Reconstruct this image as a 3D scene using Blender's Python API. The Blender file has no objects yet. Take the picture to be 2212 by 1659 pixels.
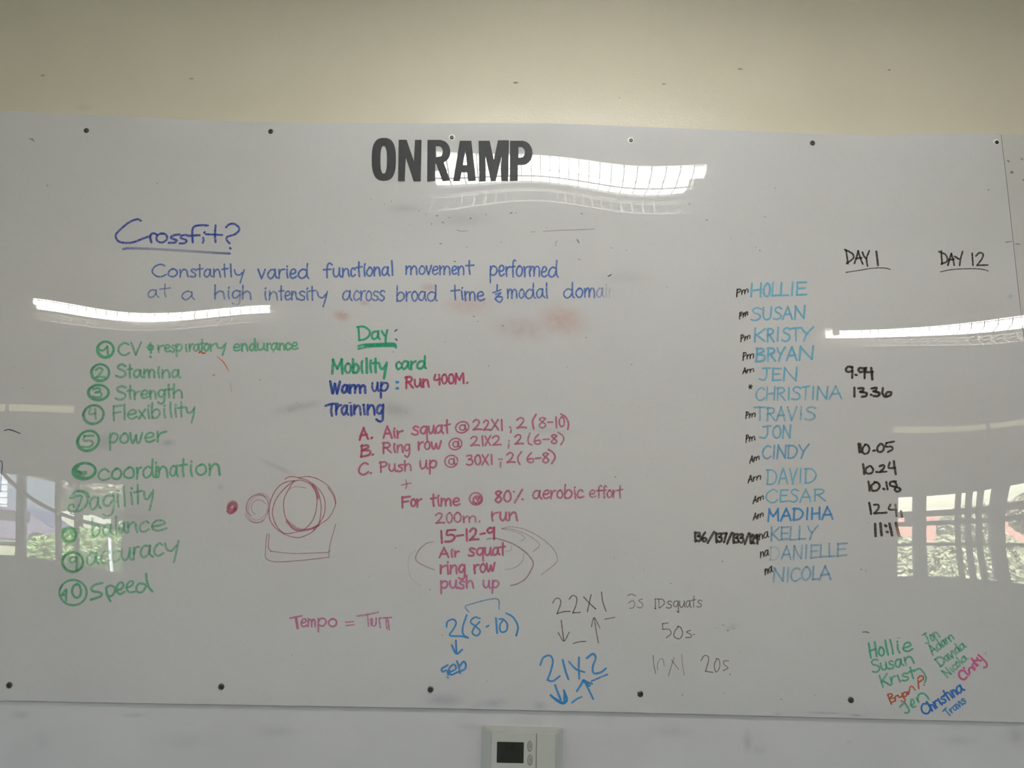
import bpy, bmesh, math, random
import numpy as np
from mathutils import Vector, Matrix

random.seed(7)
PI = math.pi
scn = bpy.context.scene
COL = scn.collection

# ------------------------------------------------------------------ camera, world, sun, exposure
F_PX, PITCH, ROLL, CAM_D, CAM_H = 1503.2, .1826, .0213, 1.4308, 1.65

def cam_axes(p, r):
    f0 = np.array([0, math.cos(p), math.sin(p)]); r0 = np.array([1., 0, 0]); u0 = np.cross(r0, f0)
    return math.cos(r)*r0 + math.sin(r)*u0, -math.sin(r)*r0 + math.cos(r)*u0, f0
AX_R, AX_U, AX_F = cam_axes(PITCH, ROLL)
cam_data = bpy.data.cameras.new('camera')
cam_data.sensor_width = 36; cam_data.lens = 36*F_PX/2212; cam_data.clip_start = .05; cam_data.clip_end = 300
cam = bpy.data.objects.new('camera', cam_data); COL.objects.link(cam)
cam.matrix_world = Matrix([[AX_R[i], AX_U[i], -AX_F[i], (0, -CAM_D, CAM_H)[i]] for i in range(3)] + [[0, 0, 0, 1]])
scn.camera = cam
scn.view_settings.view_transform = 'Standard'; scn.view_settings.look = 'None'
scn.view_settings.gamma = 1; scn.view_settings.use_curve_mapping = False
scn.view_settings.exposure = EXPOSURE = -.5
TUBE_NEAR, TUBE_FAR = 58.0, 112.0   # the lamp next to the wall is the dimmer one

world = bpy.data.worlds.new('sky'); scn.world = world; world.use_nodes = True
wn = world.node_tree.nodes; wl = world.node_tree.links; wn.clear()
sky = wn.new('ShaderNodeTexSky'); sky.sky_type = 'NISHITA'; sky.sun_disc = False
sky.sun_elevation = math.radians(42); sky.sun_rotation = math.radians(20); sky.altitude = 50
bg = wn.new('ShaderNodeBackground'); bg.inputs['Strength'].default_value = 3.2
wo = wn.new('ShaderNodeOutputWorld')
wl.new(sky.outputs[0], bg.inputs[0]); wl.new(bg.outputs[0], wo.inputs[0])
sun_d = bpy.data.lights.new('sun', 'SUN'); sun_d.energy = 82; sun_d.angle = .01; sun_d.color = (1, .95, .86)
sun = bpy.data.objects.new('sun', sun_d); COL.objects.link(sun); sun.location = (0, 12, 14)
sun.rotation_euler = Vector((.35, -1, -.85)).to_track_quat('-Z', 'Y').to_euler()

# ------------------------------------------------------------------ material helpers
def mat(name, color, rough=.6, metal=0, ior=1.5, noise=None, bump=None, emit=None, spec=None):
    m = bpy.data.materials.new(name); m.use_nodes = True
    nt = m.node_tree; b = nt.nodes['Principled BSDF']
    b.inputs['Base Color'].default_value = (*color, 1); b.inputs['Roughness'].default_value = rough
    b.inputs['Metallic'].default_value = metal; b.inputs['IOR'].default_value = ior
    if spec is not None: b.inputs['Specular IOR Level'].default_value = spec
    tc = nt.nodes.new('ShaderNodeTexCoord')
    if noise:
        sc, amt = noise[:2]; col2 = noise[2] if len(noise) > 2 else tuple(c*(1-amt) for c in color)
        n = nt.nodes.new('ShaderNodeTexNoise'); n.inputs['Scale'].default_value = sc; n.inputs['Detail'].default_value = 4
        rp = nt.nodes.new('ShaderNodeValToRGB')
        rp.color_ramp.elements[0].position = .35; rp.color_ramp.elements[1].position = .65
        rp.color_ramp.elements[0].color = (*col2, 1); rp.color_ramp.elements[1].color = (*color, 1)
        nt.links.new(tc.outputs['Object'], n.inputs['Vector']); nt.links.new(n.outputs[0], rp.inputs[0])
        nt.links.new(rp.outputs[0], b.inputs['Base Color'])
    if bump:
        n = nt.nodes.new('ShaderNodeTexNoise'); n.inputs['Scale'].default_value = bump[0]; n.inputs['Detail'].default_value = 3
        bp = nt.nodes.new('ShaderNodeBump'); bp.inputs['Strength'].default_value = bump[1]; bp.inputs['Distance'].default_value = bump[2]
        nt.links.new(tc.outputs['Object'], n.inputs['Vector']); nt.links.new(n.outputs[0], bp.inputs['Height'])
        nt.links.new(bp.outputs[0], b.inputs['Normal'])
    if emit:
        b.inputs['Emission Color'].default_value = (*emit[0], 1); b.inputs['Emission Strength'].default_value = emit[1]
    return m

def mix_rgb(nt, fac, a, b):
    mx = nt.nodes.new('ShaderNodeMix'); mx.data_type = 'RGBA'
    for sock, v in ((mx.inputs[0], fac), (mx.inputs[6], a), (mx.inputs[7], b)):
        if isinstance(v, bpy.types.NodeSocket): nt.links.new(v, sock)
        else: sock.default_value = v
    return mx.outputs[2]
def math_node(nt, op, a, b=None, clamp=False):
    n = nt.nodes.new('ShaderNodeMath'); n.operation = op; n.use_clamp = clamp
    for i, v in enumerate((a, b)):
        if v is None: continue
        if isinstance(v, bpy.types.NodeSocket): nt.links.new(v, n.inputs[i])
        else: n.inputs[i].default_value = v
    return n.outputs[0]

M = {}
M['wall'] = mat('beige_wall_paint', (.60, .56, .45), .30, noise=(3, .035), bump=(260, .12, .004))
M['wall2'] = mat('room_paint', (.60, .58, .53), .6, bump=(200, .1, .003))
M['low'] = mat('lower_white_panel', (.60, .595, .62), .38, noise=(5, .06), bump=(300, .08, .002))
M['ceil'] = mat('ceiling_white', (.72, .71, .68), .8)
M['floor'] = mat('grey_concrete_floor', (.34, .35, .37), .6, noise=(6, .2))
M['trim'] = mat('cream_trim', (.78, .70, .5), .5)
M['metal'] = mat('galvanised', (.6, .6, .6), .35, 1)
M['screw'] = mat('dark_steel_screw', (.13, .125, .11), .38, .85, noise=(900, .5))
M['washer'] = mat('pale_washer', (.9, .89, .85), .3)
M['letter'] = mat('charcoal_letter', (.042, .045, .048), .55, noise=(60, .12), bump=(900, .1, .001), spec=.3)
M['plastic'] = mat('thermostat_plastic', (.50, .505, .475), .45, noise=(30, .03))
M['seam'] = mat('dark_seam', (.16, .16, .15), .7)
M['lcd'] = mat('lcd', (.018, .021, .016), .35, noise=(90, .2))
M['lcdseg'] = mat('lcd_segment', (.005, .006, .005), .5)
M['button'] = mat('grey_button', (.33, .34, .325), .5)
M['mark'] = mat('button_mark', (.16, .18, .17), .6)
M['white'] = mat('white_enamel', (.85, .85, .82), .4)
M['tube'] = mat('lit_tube_dim', (1, 1, 1), .5, emit=((1, .985, .94), TUBE_NEAR))
M['tube2'] = mat('lit_tube', (1, 1, 1), .5, emit=((1, .90, .77), TUBE_FAR))
M['wire'] = mat('white_wire', (.92, .94, .92), .25)
M['rig'] = mat('rig_steel', (.12, .115, .11), .5, .2)
M['frame'] = mat('window_frame', (.25, .24, .23), .5)
M['grass'] = mat('grass', (.31, .34, .17), .9, noise=(.9, .4, (.42, .40, .25)))
M['added_paving'] = mat('pale_bounce_paving', (.44, .43, .45), .85, noise=(2, .15))
M['leaf'] = mat('leaf', (.30, .40, .16), .7, noise=(3, .4, (.12, .2, .06)))
M['leafdull'] = mat('leaf_dull', (.40, .39, .30), .8, noise=(4, .4, (.20, .20, .14)))
M['hedge'] = mat('hedge_leaf', (.46, .46, .31), .8, noise=(5, .4, (.30, .31, .2)))
M['bark'] = mat('bark', (.16, .12, .09), .9, noise=(8, .3))
M['brick'] = mat('brick', (.50, .27, .23), .9, noise=(3, .3))
M['mortar'] = mat('mortar', (.55, .5, .45), .9)
M['canvas'] = mat('white_canvas', (.85, .86, .84), .8)
M['siding'] = mat('siding_white', (.55, .57, .62), .6)
M['car'] = mat('car_paint', (.13, .11, .16), .3)
M['tyre'] = mat('tyre', (.02, .02, .02), .8)
M['glassdark'] = mat('car_glass', (.03, .03, .035), .05)
M['paleroof'] = mat('pale_siding', (.36, .37, .41), .6)

# glazing: thin clear pane with a real surface reflection
gm = bpy.data.materials.new('window_glass'); gm.use_nodes = True; nt = gm.node_tree; nt.nodes.clear()
o_ = nt.nodes.new('ShaderNodeOutputMaterial'); t_ = nt.nodes.new('ShaderNodeBsdfTransparent'); g_ = nt.nodes.new('ShaderNodeBsdfGlossy')
g_.inputs['Roughness'].default_value = .02; f_ = nt.nodes.new('ShaderNodeFresnel'); f_.inputs[0].default_value = 1.4
t_.inputs[0].default_value = (.93, .95, .94, 1)
x_ = nt.nodes.new('ShaderNodeMixShader'); nt.links.new(f_.outputs[0], x_.inputs[0]); nt.links.new(t_.outputs[0], x_.inputs[1]); nt.links.new(g_.outputs[0], x_.inputs[2])
nt.links.new(x_.outputs[0], o_.inputs[0]); M['glass'] = gm
am = gm.copy(); am.name = 'amber_streak_glazing'; M['amber'] = am
for n_ in am.node_tree.nodes:
    if n_.type == 'BSDF_TRANSPARENT': n_.inputs[0].default_value = (.42, .36, .24, 1)

# whiteboard: glossy white sheet with soft wiped-ink ghosts
def board_material(name, base):
    m = mat(name, base, .004, ior=1.78); nt = m.node_tree; b = nt.nodes['Principled BSDF']
    tc = nt.nodes.new('ShaderNodeTexCoord')
    def ns(scale, det, lo, hi):
        n = nt.nodes.new('ShaderNodeTexNoise'); n.inputs['Scale'].default_value = scale; n.inputs['Detail'].default_value = det
        nt.links.new(tc.outputs['Object'], n.inputs['Vector'])
        r = nt.nodes.new('ShaderNodeMapRange'); r.inputs[1].default_value = lo; r.inputs[2].default_value = hi
        nt.links.new(n.outputs[0], r.inputs[0]); return r.outputs[0]
    c = mix_rgb(nt, math_node(nt, 'MULTIPLY', ns(4, 4, .42, .75), .16), (*base, 1), (.45, .43, .42, 1))
    c = mix_rgb(nt, math_node(nt, 'MULTIPLY', ns(2.1, 3, .5, .8), .12), c, (.50, .52, .55, 1))
    c = mix_rgb(nt, math_node(nt, 'MULTIPLY', ns(160, 2, .3, .8), .07), c, (.35, .34, .33, 1))
    nt.links.new(c, b.inputs['Base Color'])
    return m
M['board'] = board_material('whiteboard_surface', (.595, .59, .60))
M['board2'] = board_material('whiteboard_surface_worn', (.57, .565, .55))
M['edge'] = mat('shadow_dark_edge', (.30, .29, .28), .5)  # darkened so the rim reads as the shadow line under the sheet

# dry marker ink: pigment colour and density carried per vertex, streaky, clear where the ink is thin
def ink_material(name, rough, soft):
    im = bpy.data.materials.new(name); im.use_nodes = True; nt = im.node_tree
    b = nt.nodes['Principled BSDF']; out = nt.nodes['Material Output']
    b.inputs['Roughness'].default_value = rough; b.inputs['IOR'].default_value = 1.7
    at = nt.nodes.new('ShaderNodeVertexColor'); at.layer_name = 'ink'
    uv = nt.nodes.new('ShaderNodeUVMap'); uv.uv_map = 'across'
    sp = nt.nodes.new('ShaderNodeSeparateXYZ'); nt.links.new(uv.outputs[0], sp.inputs[0])
    au = math_node(nt, 'ABSOLUTE', math_node(nt, 'SUBTRACT', math_node(nt, 'MULTIPLY', sp.outputs[0], 2.), 1.))
    tc = nt.nodes.new('ShaderNodeTexCoord')
    n = nt.nodes.new('ShaderNodeTexNoise'); n.inputs['Scale'].default_value = 60 if soft else 300; n.inputs['Detail'].default_value = 4
    nt.links.new(tc.outputs['Object'], n.inputs['Vector'])
    r = nt.nodes.new('ShaderNodeMapRange'); r.inputs[1].default_value = .3; r.inputs[2].default_value = .7
    r.inputs[3].default_value = .5 if soft else .66; r.inputs[4].default_value = 1.1 if soft else 1.14; nt.links.new(n.outputs[0], r.inputs[0])
    if soft:
        e = nt.nodes.new('ShaderNodeMapRange'); e.inputs[1].default_value = 1; e.inputs[2].default_value = .0
        e.interpolation_type = 'SMOOTHSTEP'; nt.links.new(au, e.inputs[0]); prof = e.outputs[0]
    else:
        # darker rims, feathered last few percent
        rim = nt.nodes.new('ShaderNodeMapRange'); rim.inputs[1].default_value = .2; rim.inputs[2].default_value = .75
        rim.inputs[3].default_value = .86; rim.inputs[4].default_value = 1.12; nt.links.new(au, rim.inputs[0])
        e = nt.nodes.new('ShaderNodeMapRange'); e.inputs[1].default_value = 1.; e.inputs[2].default_value = .62
        nt.links.new(au, e.inputs[0]); prof = math_node(nt, 'MULTIPLY', rim.outputs[0], e.outputs[0])
    a = math_node(nt, 'MULTIPLY', math_node(nt, 'MULTIPLY', at.outputs[1], prof), r.outputs[0], True)
    nt.links.new(at.outputs[0], b.inputs['Base Color']); nt.links.new(a, b.inputs['Alpha'])
    return im
M['ink'] = ink_material('marker_ink', .06, False)
M['smudge'] = ink_material('smudged_ink', .06, True)

# ------------------------------------------------------------------ object helpers
def tag(o, label=None, cat=None, group=None, kind=None):
    if label: o['label'] = label
    if cat: o['category'] = cat
    if group: o['group'] = group
    if kind: o['kind'] = kind
    return o
def empty(name, loc, label, cat, group=None):
    o = bpy.data.objects.new(name, None); COL.objects.link(o); o.location = loc; o.empty_display_size = .05
    return tag(o, label, cat, group)
def link(name, me, m, parent=None):
    if m: me.materials.append(m)
    o = bpy.data.objects.new(name, me); COL.objects.link(o)
    if parent:
        o.parent = parent; o.matrix_parent_inverse = Matrix.Translation(-parent.location)
    return o
def obj(name, bm, m, parent=None, smooth=False):
    me = bpy.data.meshes.new(name); bmesh.ops.recalc_face_normals(bm, faces=bm.faces)
    bm.to_mesh(me); bm.free()
    if smooth: me.polygons.foreach_set('use_smooth', [True]*len(me.polygons))
    return link(name, me, m, parent)
def box(bm, x0, x1, y0, y1, z0, z1, bev=0):
    r = bmesh.ops.create_cube(bm, size=1); vs = r['verts']
    for v in vs:
        v.co = Vector(((x0+x1)/2+v.co.x*(x1-x0), (y0+y1)/2+v.co.y*(y1-y0), (z0+z1)/2+v.co.z*(z1-z0)))
    if bev:
        es = list({e for v in vs for e in v.link_edges})
        bmesh.ops.bevel(bm, geom=es, offset=bev, segments=2, affect='EDGES')
    return bm
def mkbox(name, m, parent, *a, bev=0): return obj(name, box(bmesh.new(), *a, bev=bev), m, parent)
def tube(bm, pts, r, n=8, close=False):
    pts = [Vector(p) for p in pts]; rings = []
    for i, p in enumerate(pts):
        if close: d = pts[(i+1) % len(pts)]-pts[i-1]
        else: d = pts[min(i+1, len(pts)-1)]-pts[max(i-1, 0)]
        q = d.to_track_quat('Z', 'Y')
        rings.append([bm.verts.new(p+q @ Vector((r*math.cos(2*PI*k/n), r*math.sin(2*PI*k/n), 0))) for k in range(n)])
    L = len(rings)
    for i in range(L if close else L-1):
        a, b = rings[i], rings[(i+1) % L]
        for k in range(n): bm.faces.new((a[k], a[(k+1) % n], b[(k+1) % n], b[k]))
    if not close: bm.faces.new(rings[0][::-1]); bm.faces.new(rings[-1])
    return bm

# ------------------------------------------------------------------ the wall's gentle warp
# The sheet is screwed to an uneven wall; its bulges bend what it mirrors. The bulge is solved so that the
# lamps, the trim and the windows of the room mirror where a real warped sheet would show them.
def ray(px, py):
    return AX_F+(px-1106)/F_PX*AX_R-(py-829.5)/F_PX*AX_U
CAM = np.array([0, -CAM_D, CAM_H])
LAMP_L = 1.3
LAMPS = [(.19, -1.07), (-2.38, -2.9), (2.66, -2.9)]
def solve_warp():
    C = []
    def lamp(k, ox, oy, s, xs, cx, cy):
        xc, y = LAMPS[k]
        for i, zx in enumerate(xs):
            C.append((ox+zx/s, oy+float(np.interp(zx, cx, cy))/s, (xc-LAMP_L/2+LAMP_L*i/25, y, 2.92), 1, 1))
    lamp(0, 760, 240, 2.765, [440,525,614,700,780,850,912,970,1025,1078,1128,1176,1226,1277,1330,1384,1441,1503,1570,1643,1721,1801,1881,1957,2031,2100],
         [440,500,700,900,1050,1200,1300,1400,1500,1600,1700,1800,1900,2000,2110], [352,365,380,380,375,385,400,422,440,450,453,450,440,430,418])
    lamp(1, 0, 620, 3.16, [215,255,298,342,390,440,493,552,616,684,759,836,919,999,1086,1170,1255,1335,1420,1505,1580,1650,1718,1783,1840],
         [185,440,700,836,1000,1170,1335,1505,1650,1800], [100,150,195,207,210,205,190,175,162,150])
    lamp(2, 1560, 520, 3.3926, [762,822,881,940,1001,1060,1119,1178,1238,1298,1357,1420,1483,1549,1615,1684,1753,1831,1918,2025,2180],
         [775,1100,1400,1600,1850,2100,2212], [690,685,680,665,640,610,592])
    for x, y, X in [(0,872,-5.5),(60,877,-5.2),(125,886,-4.9),(177,893,-4.6),(1940,936,4.2),(2000,934,4.5),(2100,922,5.),(2212,904,5.5)]:
        C.append((x, y, (X, -6, 2.66), 0, 1))
    for x, y, X, Z in [(0,1011,-5.3,1.98),(140,1028,-4.6,1.98),(278,1047,-3.95,1.98),(0,1202,-5.25,.98),(189,1232,-4.3,.98),(285,1262,-3.88,.98),
        (1940,1062,4.1,1.96),(1982,1062,4.32,1.96),(2008,1060,4.45,1.96),(2090,1048,4.85,1.96),(2212,1022,5.45,1.96),(1938,1255,4.1,1.),(2057,1258,4.65,1.),(2165,1262,5.2,1.),(2212,1265,5.5,1.)]:
        C.append((x, y, (X, -6, Z), 1, 1))
    rows = []; rhs = []
    for px, py, Q, wx, wz in C:
        d = ray(px, py); X = CAM+d*(CAM_D-.006)/d[1]
        a = CAM-X; b = np.array(Q)-X; n = a/np.linalg.norm(a)+b/np.linalg.norm(b)
        _, hx, hz = wbasis(X[0], X[2])
        if wx: rows.append(hx); rhs.append(n[0]/n[1])
        if wz: rows.append(hz); rhs.append(n[2]/n[1])
    for x in np.linspace(-1.3, 1.3, 14):
        for z in (1.275, 1.6, 1.95, 2.2, 2.508): rows.append(wbasis(x, z)[0]*.2); rhs.append(0)
    A = np.array(rows); b = np.array(rhs)
    reg = np.array([((m/WU)**2+(n/WV)**2)*PI**2 for m, n in MN])
    return np.linalg.solve(A.T@A+np.diag(WRG*(reg**2+.02*reg**3)), A.T@b)
U0, V0, WU, WV, WRG = -1.5, 1.15, 2.9, 1.5, 6e-4
MN = [(m, n) for m in range(14) for n in range(8) if m+n > 0]
MM = np.array([m for m, n in MN]); NN = np.array([n for m, n in MN])
def wbasis(x, z):
    x = np.asarray(x, float)[..., None]; z = np.asarray(z, float)[..., None]
    a = PI*MM/WU; b = PI*NN/WV; u = a*(x-U0); v = b*(z-V0)
    return np.cos(u)*np.cos(v), -a*np.sin(u)*np.cos(v), -b*np.cos(u)*np.sin(v)
WC = solve_warp()
def smooth(t): t = np.clip(t, 0, 1); return t*t*(3-2*t)
def warp(x, z):
    """height towards the room and its slopes"""
    h, hx, hz = (q @ WC for q in wbasis(x, z))
    f = (1-smooth((np.abs(x)-1.42)/1.2))*(1-smooth((np.abs(np.asarray(z)-1.9)-.85)/.6))
    return h*f, hx*f, hz*f
GAP, BT = .0012, .0062   # clearance behind the board, height of its face above the wall
def on_surface(px, py, lift):
    """points on the warped face, 'lift' metres proud of the wall, seen at these photo positions"""
    px = np.asarray(px, float); py = np.asarray(py, float)
    d = AX_F+((px-1106)/F_PX)[..., None]*AX_R-((py-829.5)/F_PX)[..., None]*AX_U
    y = np.full(px.shape, -lift)
    for _ in range(6):
        P = CAM+d*((y+CAM_D)/d[..., 1])[..., None]
        y = -warp(P[..., 0], P[..., 2])[0]-lift
    P[..., 1] = y
    return P
def set_normals(me, P):
    _, hx, hz = warp(P[:, 0], P[:, 2])
    n = -np.stack([hx, np.ones(len(P)), hz], 1); n /= np.linalg.norm(n, axis=1)[:, None]
    me.normals_split_custom_set_from_vertices([tuple(v) for v in n])

# ------------------------------------------------------------------ the room
RX, RY, RZ = 7.0, -6.0, 3.0
def warped_sheet(name, m, xs, zs_of, thick, lift, parent=None, mats=None, split=None):
    """closed slab following the wall's warp; zs_of(x) gives the column of heights"""
    P = np.array([[(x, 0, z) for z in zs_of(x)] for x in xs]); nx, nz = P.shape[:2]
    h = warp(P[..., 0], P[..., 2])[0]
    Fr = P.copy(); Fr[..., 1] = -h-lift-thick; Bk = P.copy(); Bk[..., 1] = -h-lift
    V = np.concatenate([Fr.reshape(-1, 3), Bk.reshape(-1, 3)]); N = nx*nz; F = []
    ii, jj = np.meshgrid(np.arange(nx-1), np.arange(nz-1), indexing='ij'); a = (ii*nz+jj).ravel()
    F += np.stack([a, a+nz, a+nz+1, a+1], 1).tolist(); nf = len(F)
    F += np.stack([a+N, a+1+N, a+nz+1+N, a+nz+N], 1).tolist()
    rim = [i*nz for i in range(nx)]+[(nx-1)*nz+j for j in range(1, nz)]+[i*nz+nz-1 for i in range(nx-2, -1, -1)]+[j for j in range(nz-2, 0, -1)]
    for k in range(len(rim)):
        p, q = rim[k], rim[(k+1) % len(rim)]; F.append([q, p, p+N, q+N])
    me = bpy.data.meshes.new(name); me.from_pydata(V.tolist(), [], F)
    o = link(name, me, m, parent)
    for mm in (mats or []): me.materials.append(mm)
    for k, p in enumerate(me.polygons):
        p.use_smooth = k < nf
        if mats:
            if split is None: p.material_index = 0 if k < nf else 1
            elif k < nf: p.material_index = 1 if p.center.z < split else 0
    nrm = []
    fn = np.concatenate([V[:N], V[:N]]); _, hx, hz = warp(fn[:, 0], fn[:, 2]); nn = -np.stack([hx, np.ones(len(fn)), hz], 1); nn /= np.linalg.norm(nn, axis=1)[:, None]
    for p in me.polygons:
        for vi in p.vertices: nrm.append(tuple(nn[vi]) if p.index < nf else tuple(p.normal))
    me.normals_split_custom_set(nrm)
    return o
xs = np.concatenate([np.linspace(-RX, -2.8, 8), np.linspace(-2.7, 2.7, 181), np.linspace(2.8, RX, 8)])
zs = np.concatenate([np.linspace(0, .5, 3), np.linspace(.6, RZ, 81)])
wf = warped_sheet('wall_front', M['wall'], xs, lambda x: zs, .12, -.12, mats=[M['low']], split=1.9)
tag(wf, kind='structure')
SW = (-4.7, -1.3, 1.55, 2.3)     # side openings added to let in more daylight, outside the mirrored view
for n_, x0, x1 in (('wall_left', -RX-.12, -RX), ('wall_right', RX, RX+.12)):
    bm = bmesh.new(); y0, y1, z0, z1 = SW
    for a in ((RY, y0, 0, RZ), (y1, 0, 0, RZ), (y0, y1, 0, z0), (y0, y1, z1, RZ)): box(bm, x0, x1, *a)
    tag(obj(n_, bm, M['wall2']), kind='structure')
    bm = bmesh.new(); xm = (x0+x1)/2
    for a in ((y0, y1, z0, z0+.05), (y0, y1, z1-.05, z1), (y0, y0+.05, z0+.05, z1-.05), (y1-.05, y1, z0+.05, z1-.05)): box(bm, xm-.03, xm+.03, *a)
    w = tag(obj('window_3' if x0 < 0 else 'window_4', bm, M['frame']), kind='structure')
    for k in (1, 2): mkbox('mullion', M['frame'], w, xm-.025, xm+.025, y0+(y1-y0)*k/3-.025, y0+(y1-y0)*k/3+.025, z0+.05, z1-.05)
    mkbox('pane', M['glass'], w, xm-.003, xm+.003, y0+.04, y1-.04, z0+.04, z1-.04)
tag(mkbox('ceiling', M['ceil'], None, -RX-.12, RX+.12, RY-.12, .12, RZ, RZ+.15), kind='structure')
tag(mkbox('floor', M['floor'], None, -RX-.12, RX+.12, RY-.12, .12, -.15, 0), kind='structure')
WIN = [(-6.3, -3.93, .98, 1.98), (4.08, 6.3, .99, 1.97)]
bm = bmesh.new(); yb0, yb1 = RY-.12, RY; SL = ((-RX, -4.55), (4.08, RX)); SZ = (2.615, 2.705)
for x0, x1 in ((-RX, WIN[0][0]), (WIN[0][1], WIN[1][0]), (WIN[1][1], RX)): box(bm, x0, x1, yb0, yb1, 0, SZ[0])
for x0, x1, z0, z1 in WIN: box(bm, x0, x1, yb0, yb1, 0, z0); box(bm, x0, x1, yb0, yb1, z1, SZ[0])
box(bm, SL[0][1], SL[1][0], yb0, yb1, *SZ); box(bm, -RX, RX, yb0, yb1, SZ[1], RZ)
tag(obj('wall_back', bm, M['wall2']), kind='structure')
for k, (x0, x1) in enumerate(SL):
    w = tag(mkbox('window_%d' % (5+k), M['amber'], None, x0, x1, RY-.07, RY-.06, *SZ), kind='structure')  # glazed slit put in to make the bright streak mirrored in the board
    for e in range(1, 3): mkbox('mullion', M['trim'], w, x0+(x1-x0)*e/3-.012, x0+(x1-x0)*e/3+.012, RY-.08, RY-.05, *SZ)

def window(name, x0, x1, z0, z1, posts, rails):
    bm = bmesh.new()
    for a in ((x0, x0+.04, z0, z1), (x1-.04, x1, z0, z1), (x0+.04, x1-.04, z0, z0+.035), (x0+.04, x1-.04, z1-.035, z1)):
        box(bm, a[0], a[1], RY-.09, RY-.02, a[2], a[3])
    w = tag(obj(name, bm, M['frame']), kind='structure')
    for a, b in posts: mkbox('mullion', M['frame'], w, a, b, RY-.085, RY-.03, z0+.035, z1-.035)
    cols = [x0+.04]+[c for p in posts for c in p]+[x1-.04]
    for i in range(0, len(cols), 2):
        a, b = cols[i], cols[i+1]
        for z, t in rails: mkbox('glazing_bar', M['frame'], w, a, b, RY-.075, RY-.035, z-t/2, z+t/2)
        mkbox('pane', M['glass'], w, a, b, RY-.058, RY-.054, z0+.035, z1-.035)
    return w
window('window_1', *WIN[0], [(-5.16, -5.08)], [])
window('window_2', *WIN[1], [(4.31, 4.44), (4.93, 4.98), (5.22, 5.38)], [(1.915, .045), (1.69, .07), (1.58, .05), (1.35, .03)])

# strip lights with wire guards
def strip_light(i, label):
    xc, y = LAMPS[i]; t = empty('strip_light', (xc, y, RZ), label, 'light', 'strip lights under the ceiling')
    bm = bmesh.new(); L = LAMP_L/2
    box(bm, xc-L, xc+L, y-.04, y+.04, 2.965, RZ); obj('housing', bm, M['white'], t)
    bm = bmesh.new()
    prof = [(-.105, 2.925), (-.05, 2.963), (.05, 2.963), (.105, 2.925), (.108, 2.928), (.052, 2.968), (-.052, 2.968), (-.108, 2.928)]
    a = [bm.verts.new((xc-L+.02, y+p, z)) for p, z in prof]; b = [bm.verts.new((xc+L-.02, y+p, z)) for p, z in prof]
    for k in range(8): bm.faces.new((a[k], a[(k+1) % 8], b[(k+1) % 8], b[k]))
    bm.faces.new(a[::-1]); bm.faces.new(b); obj('reflector', bm, M['white'], t)
    for s, dx in ((-1, -.018), (1, .018)):
        obj('tube', tube(bmesh.new(), [(xc-L+.05+dx, y+s*.047, 2.925), (xc+L-.05+dx, y+s*.047, 2.925)], .018, 12), M['tube' if i == 0 else 'tube2'], t, True)
        for e in (-1, 1):
            mkbox('lamp_holder', M['white'], t, xc+e*(L-.03)-.012+dx, xc+e*(L-.03)+.012+dx, y+s*.047-.018, y+s*.047+.018, 2.905, 2.96)
    g = bmesh.new(); sec = [(-.135, 2.95), (-.135, 2.885), (-.10, 2.85), (.10, 2.85), (.135, 2.885), (.135, 2.95)]
    for k in range(26):
        x = xc-L+LAMP_L*k/25; tube(g, [(x, y+p, z) for p, z in sec], .0024, 6)
    for p, z in ((-.135, 2.91), (-.10, 2.85), (0, 2.85), (.10, 2.85), (.135, 2.91)):
        tube(g, [(xc-L, y+p, z-.0005), (xc+L, y+p, z-.0005)], .0024, 6)
    w = obj('wire_guard', g, M['wire'], t)
strip_light(0, 'strip light with wire guard nearest the whiteboard, mirrored under the black title')
strip_light(1, 'strip light with wire guard mirrored at the left above the green list')
strip_light(2, 'strip light with wire guard mirrored at the right beside the blue names')

# pull-up rig standing before the right window, rope hanging across the left one
def rig(loc, xs_, z1, rails, label):
    t = empty('squat_rack', loc, label, 'rack'); y = loc[1]
    for x, w in xs_: mkbox('upright', M['rig'], t, x-w/2, x+w/2, y-.03, y+.03, 0, z1)
    for a, b, z, r in rails: obj('crossbar', tube(bmesh.new(), [(a, y, z), (b, y, z)], r, 10), M['rig'], t, True)
    return t
rig((4.75, -5.55, 0), [(4.50, .03), (4.62, .025), (4.74, .035), (4.98, .03)], 2.35, [(4.50, 4.98, 2.3, .022)],
    'dark steel rack of thin uprights before the right window, mirrored in the board')
rig((-4.2, -5.5, 0), [(-4.36, .035), (-4.16, .022)], 2.3, [(-4.36, -4.16, 2.25, .018)],
    'dark steel rack with two uprights before the left window, mirrored in the board')
bm = bmesh.new()
tube(bm, [(-5.35+1.45*k/24, -5.9, 2.12-.68*(1-math.exp(-3.2*k/24))-.0*k) for k in range(25)], .022, 8)
tag(obj('gym_rope', bm, M['rig'], smooth=True), 'dark rope slung slantwise across the left window, mirrored in the board', 'rope')

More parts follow.
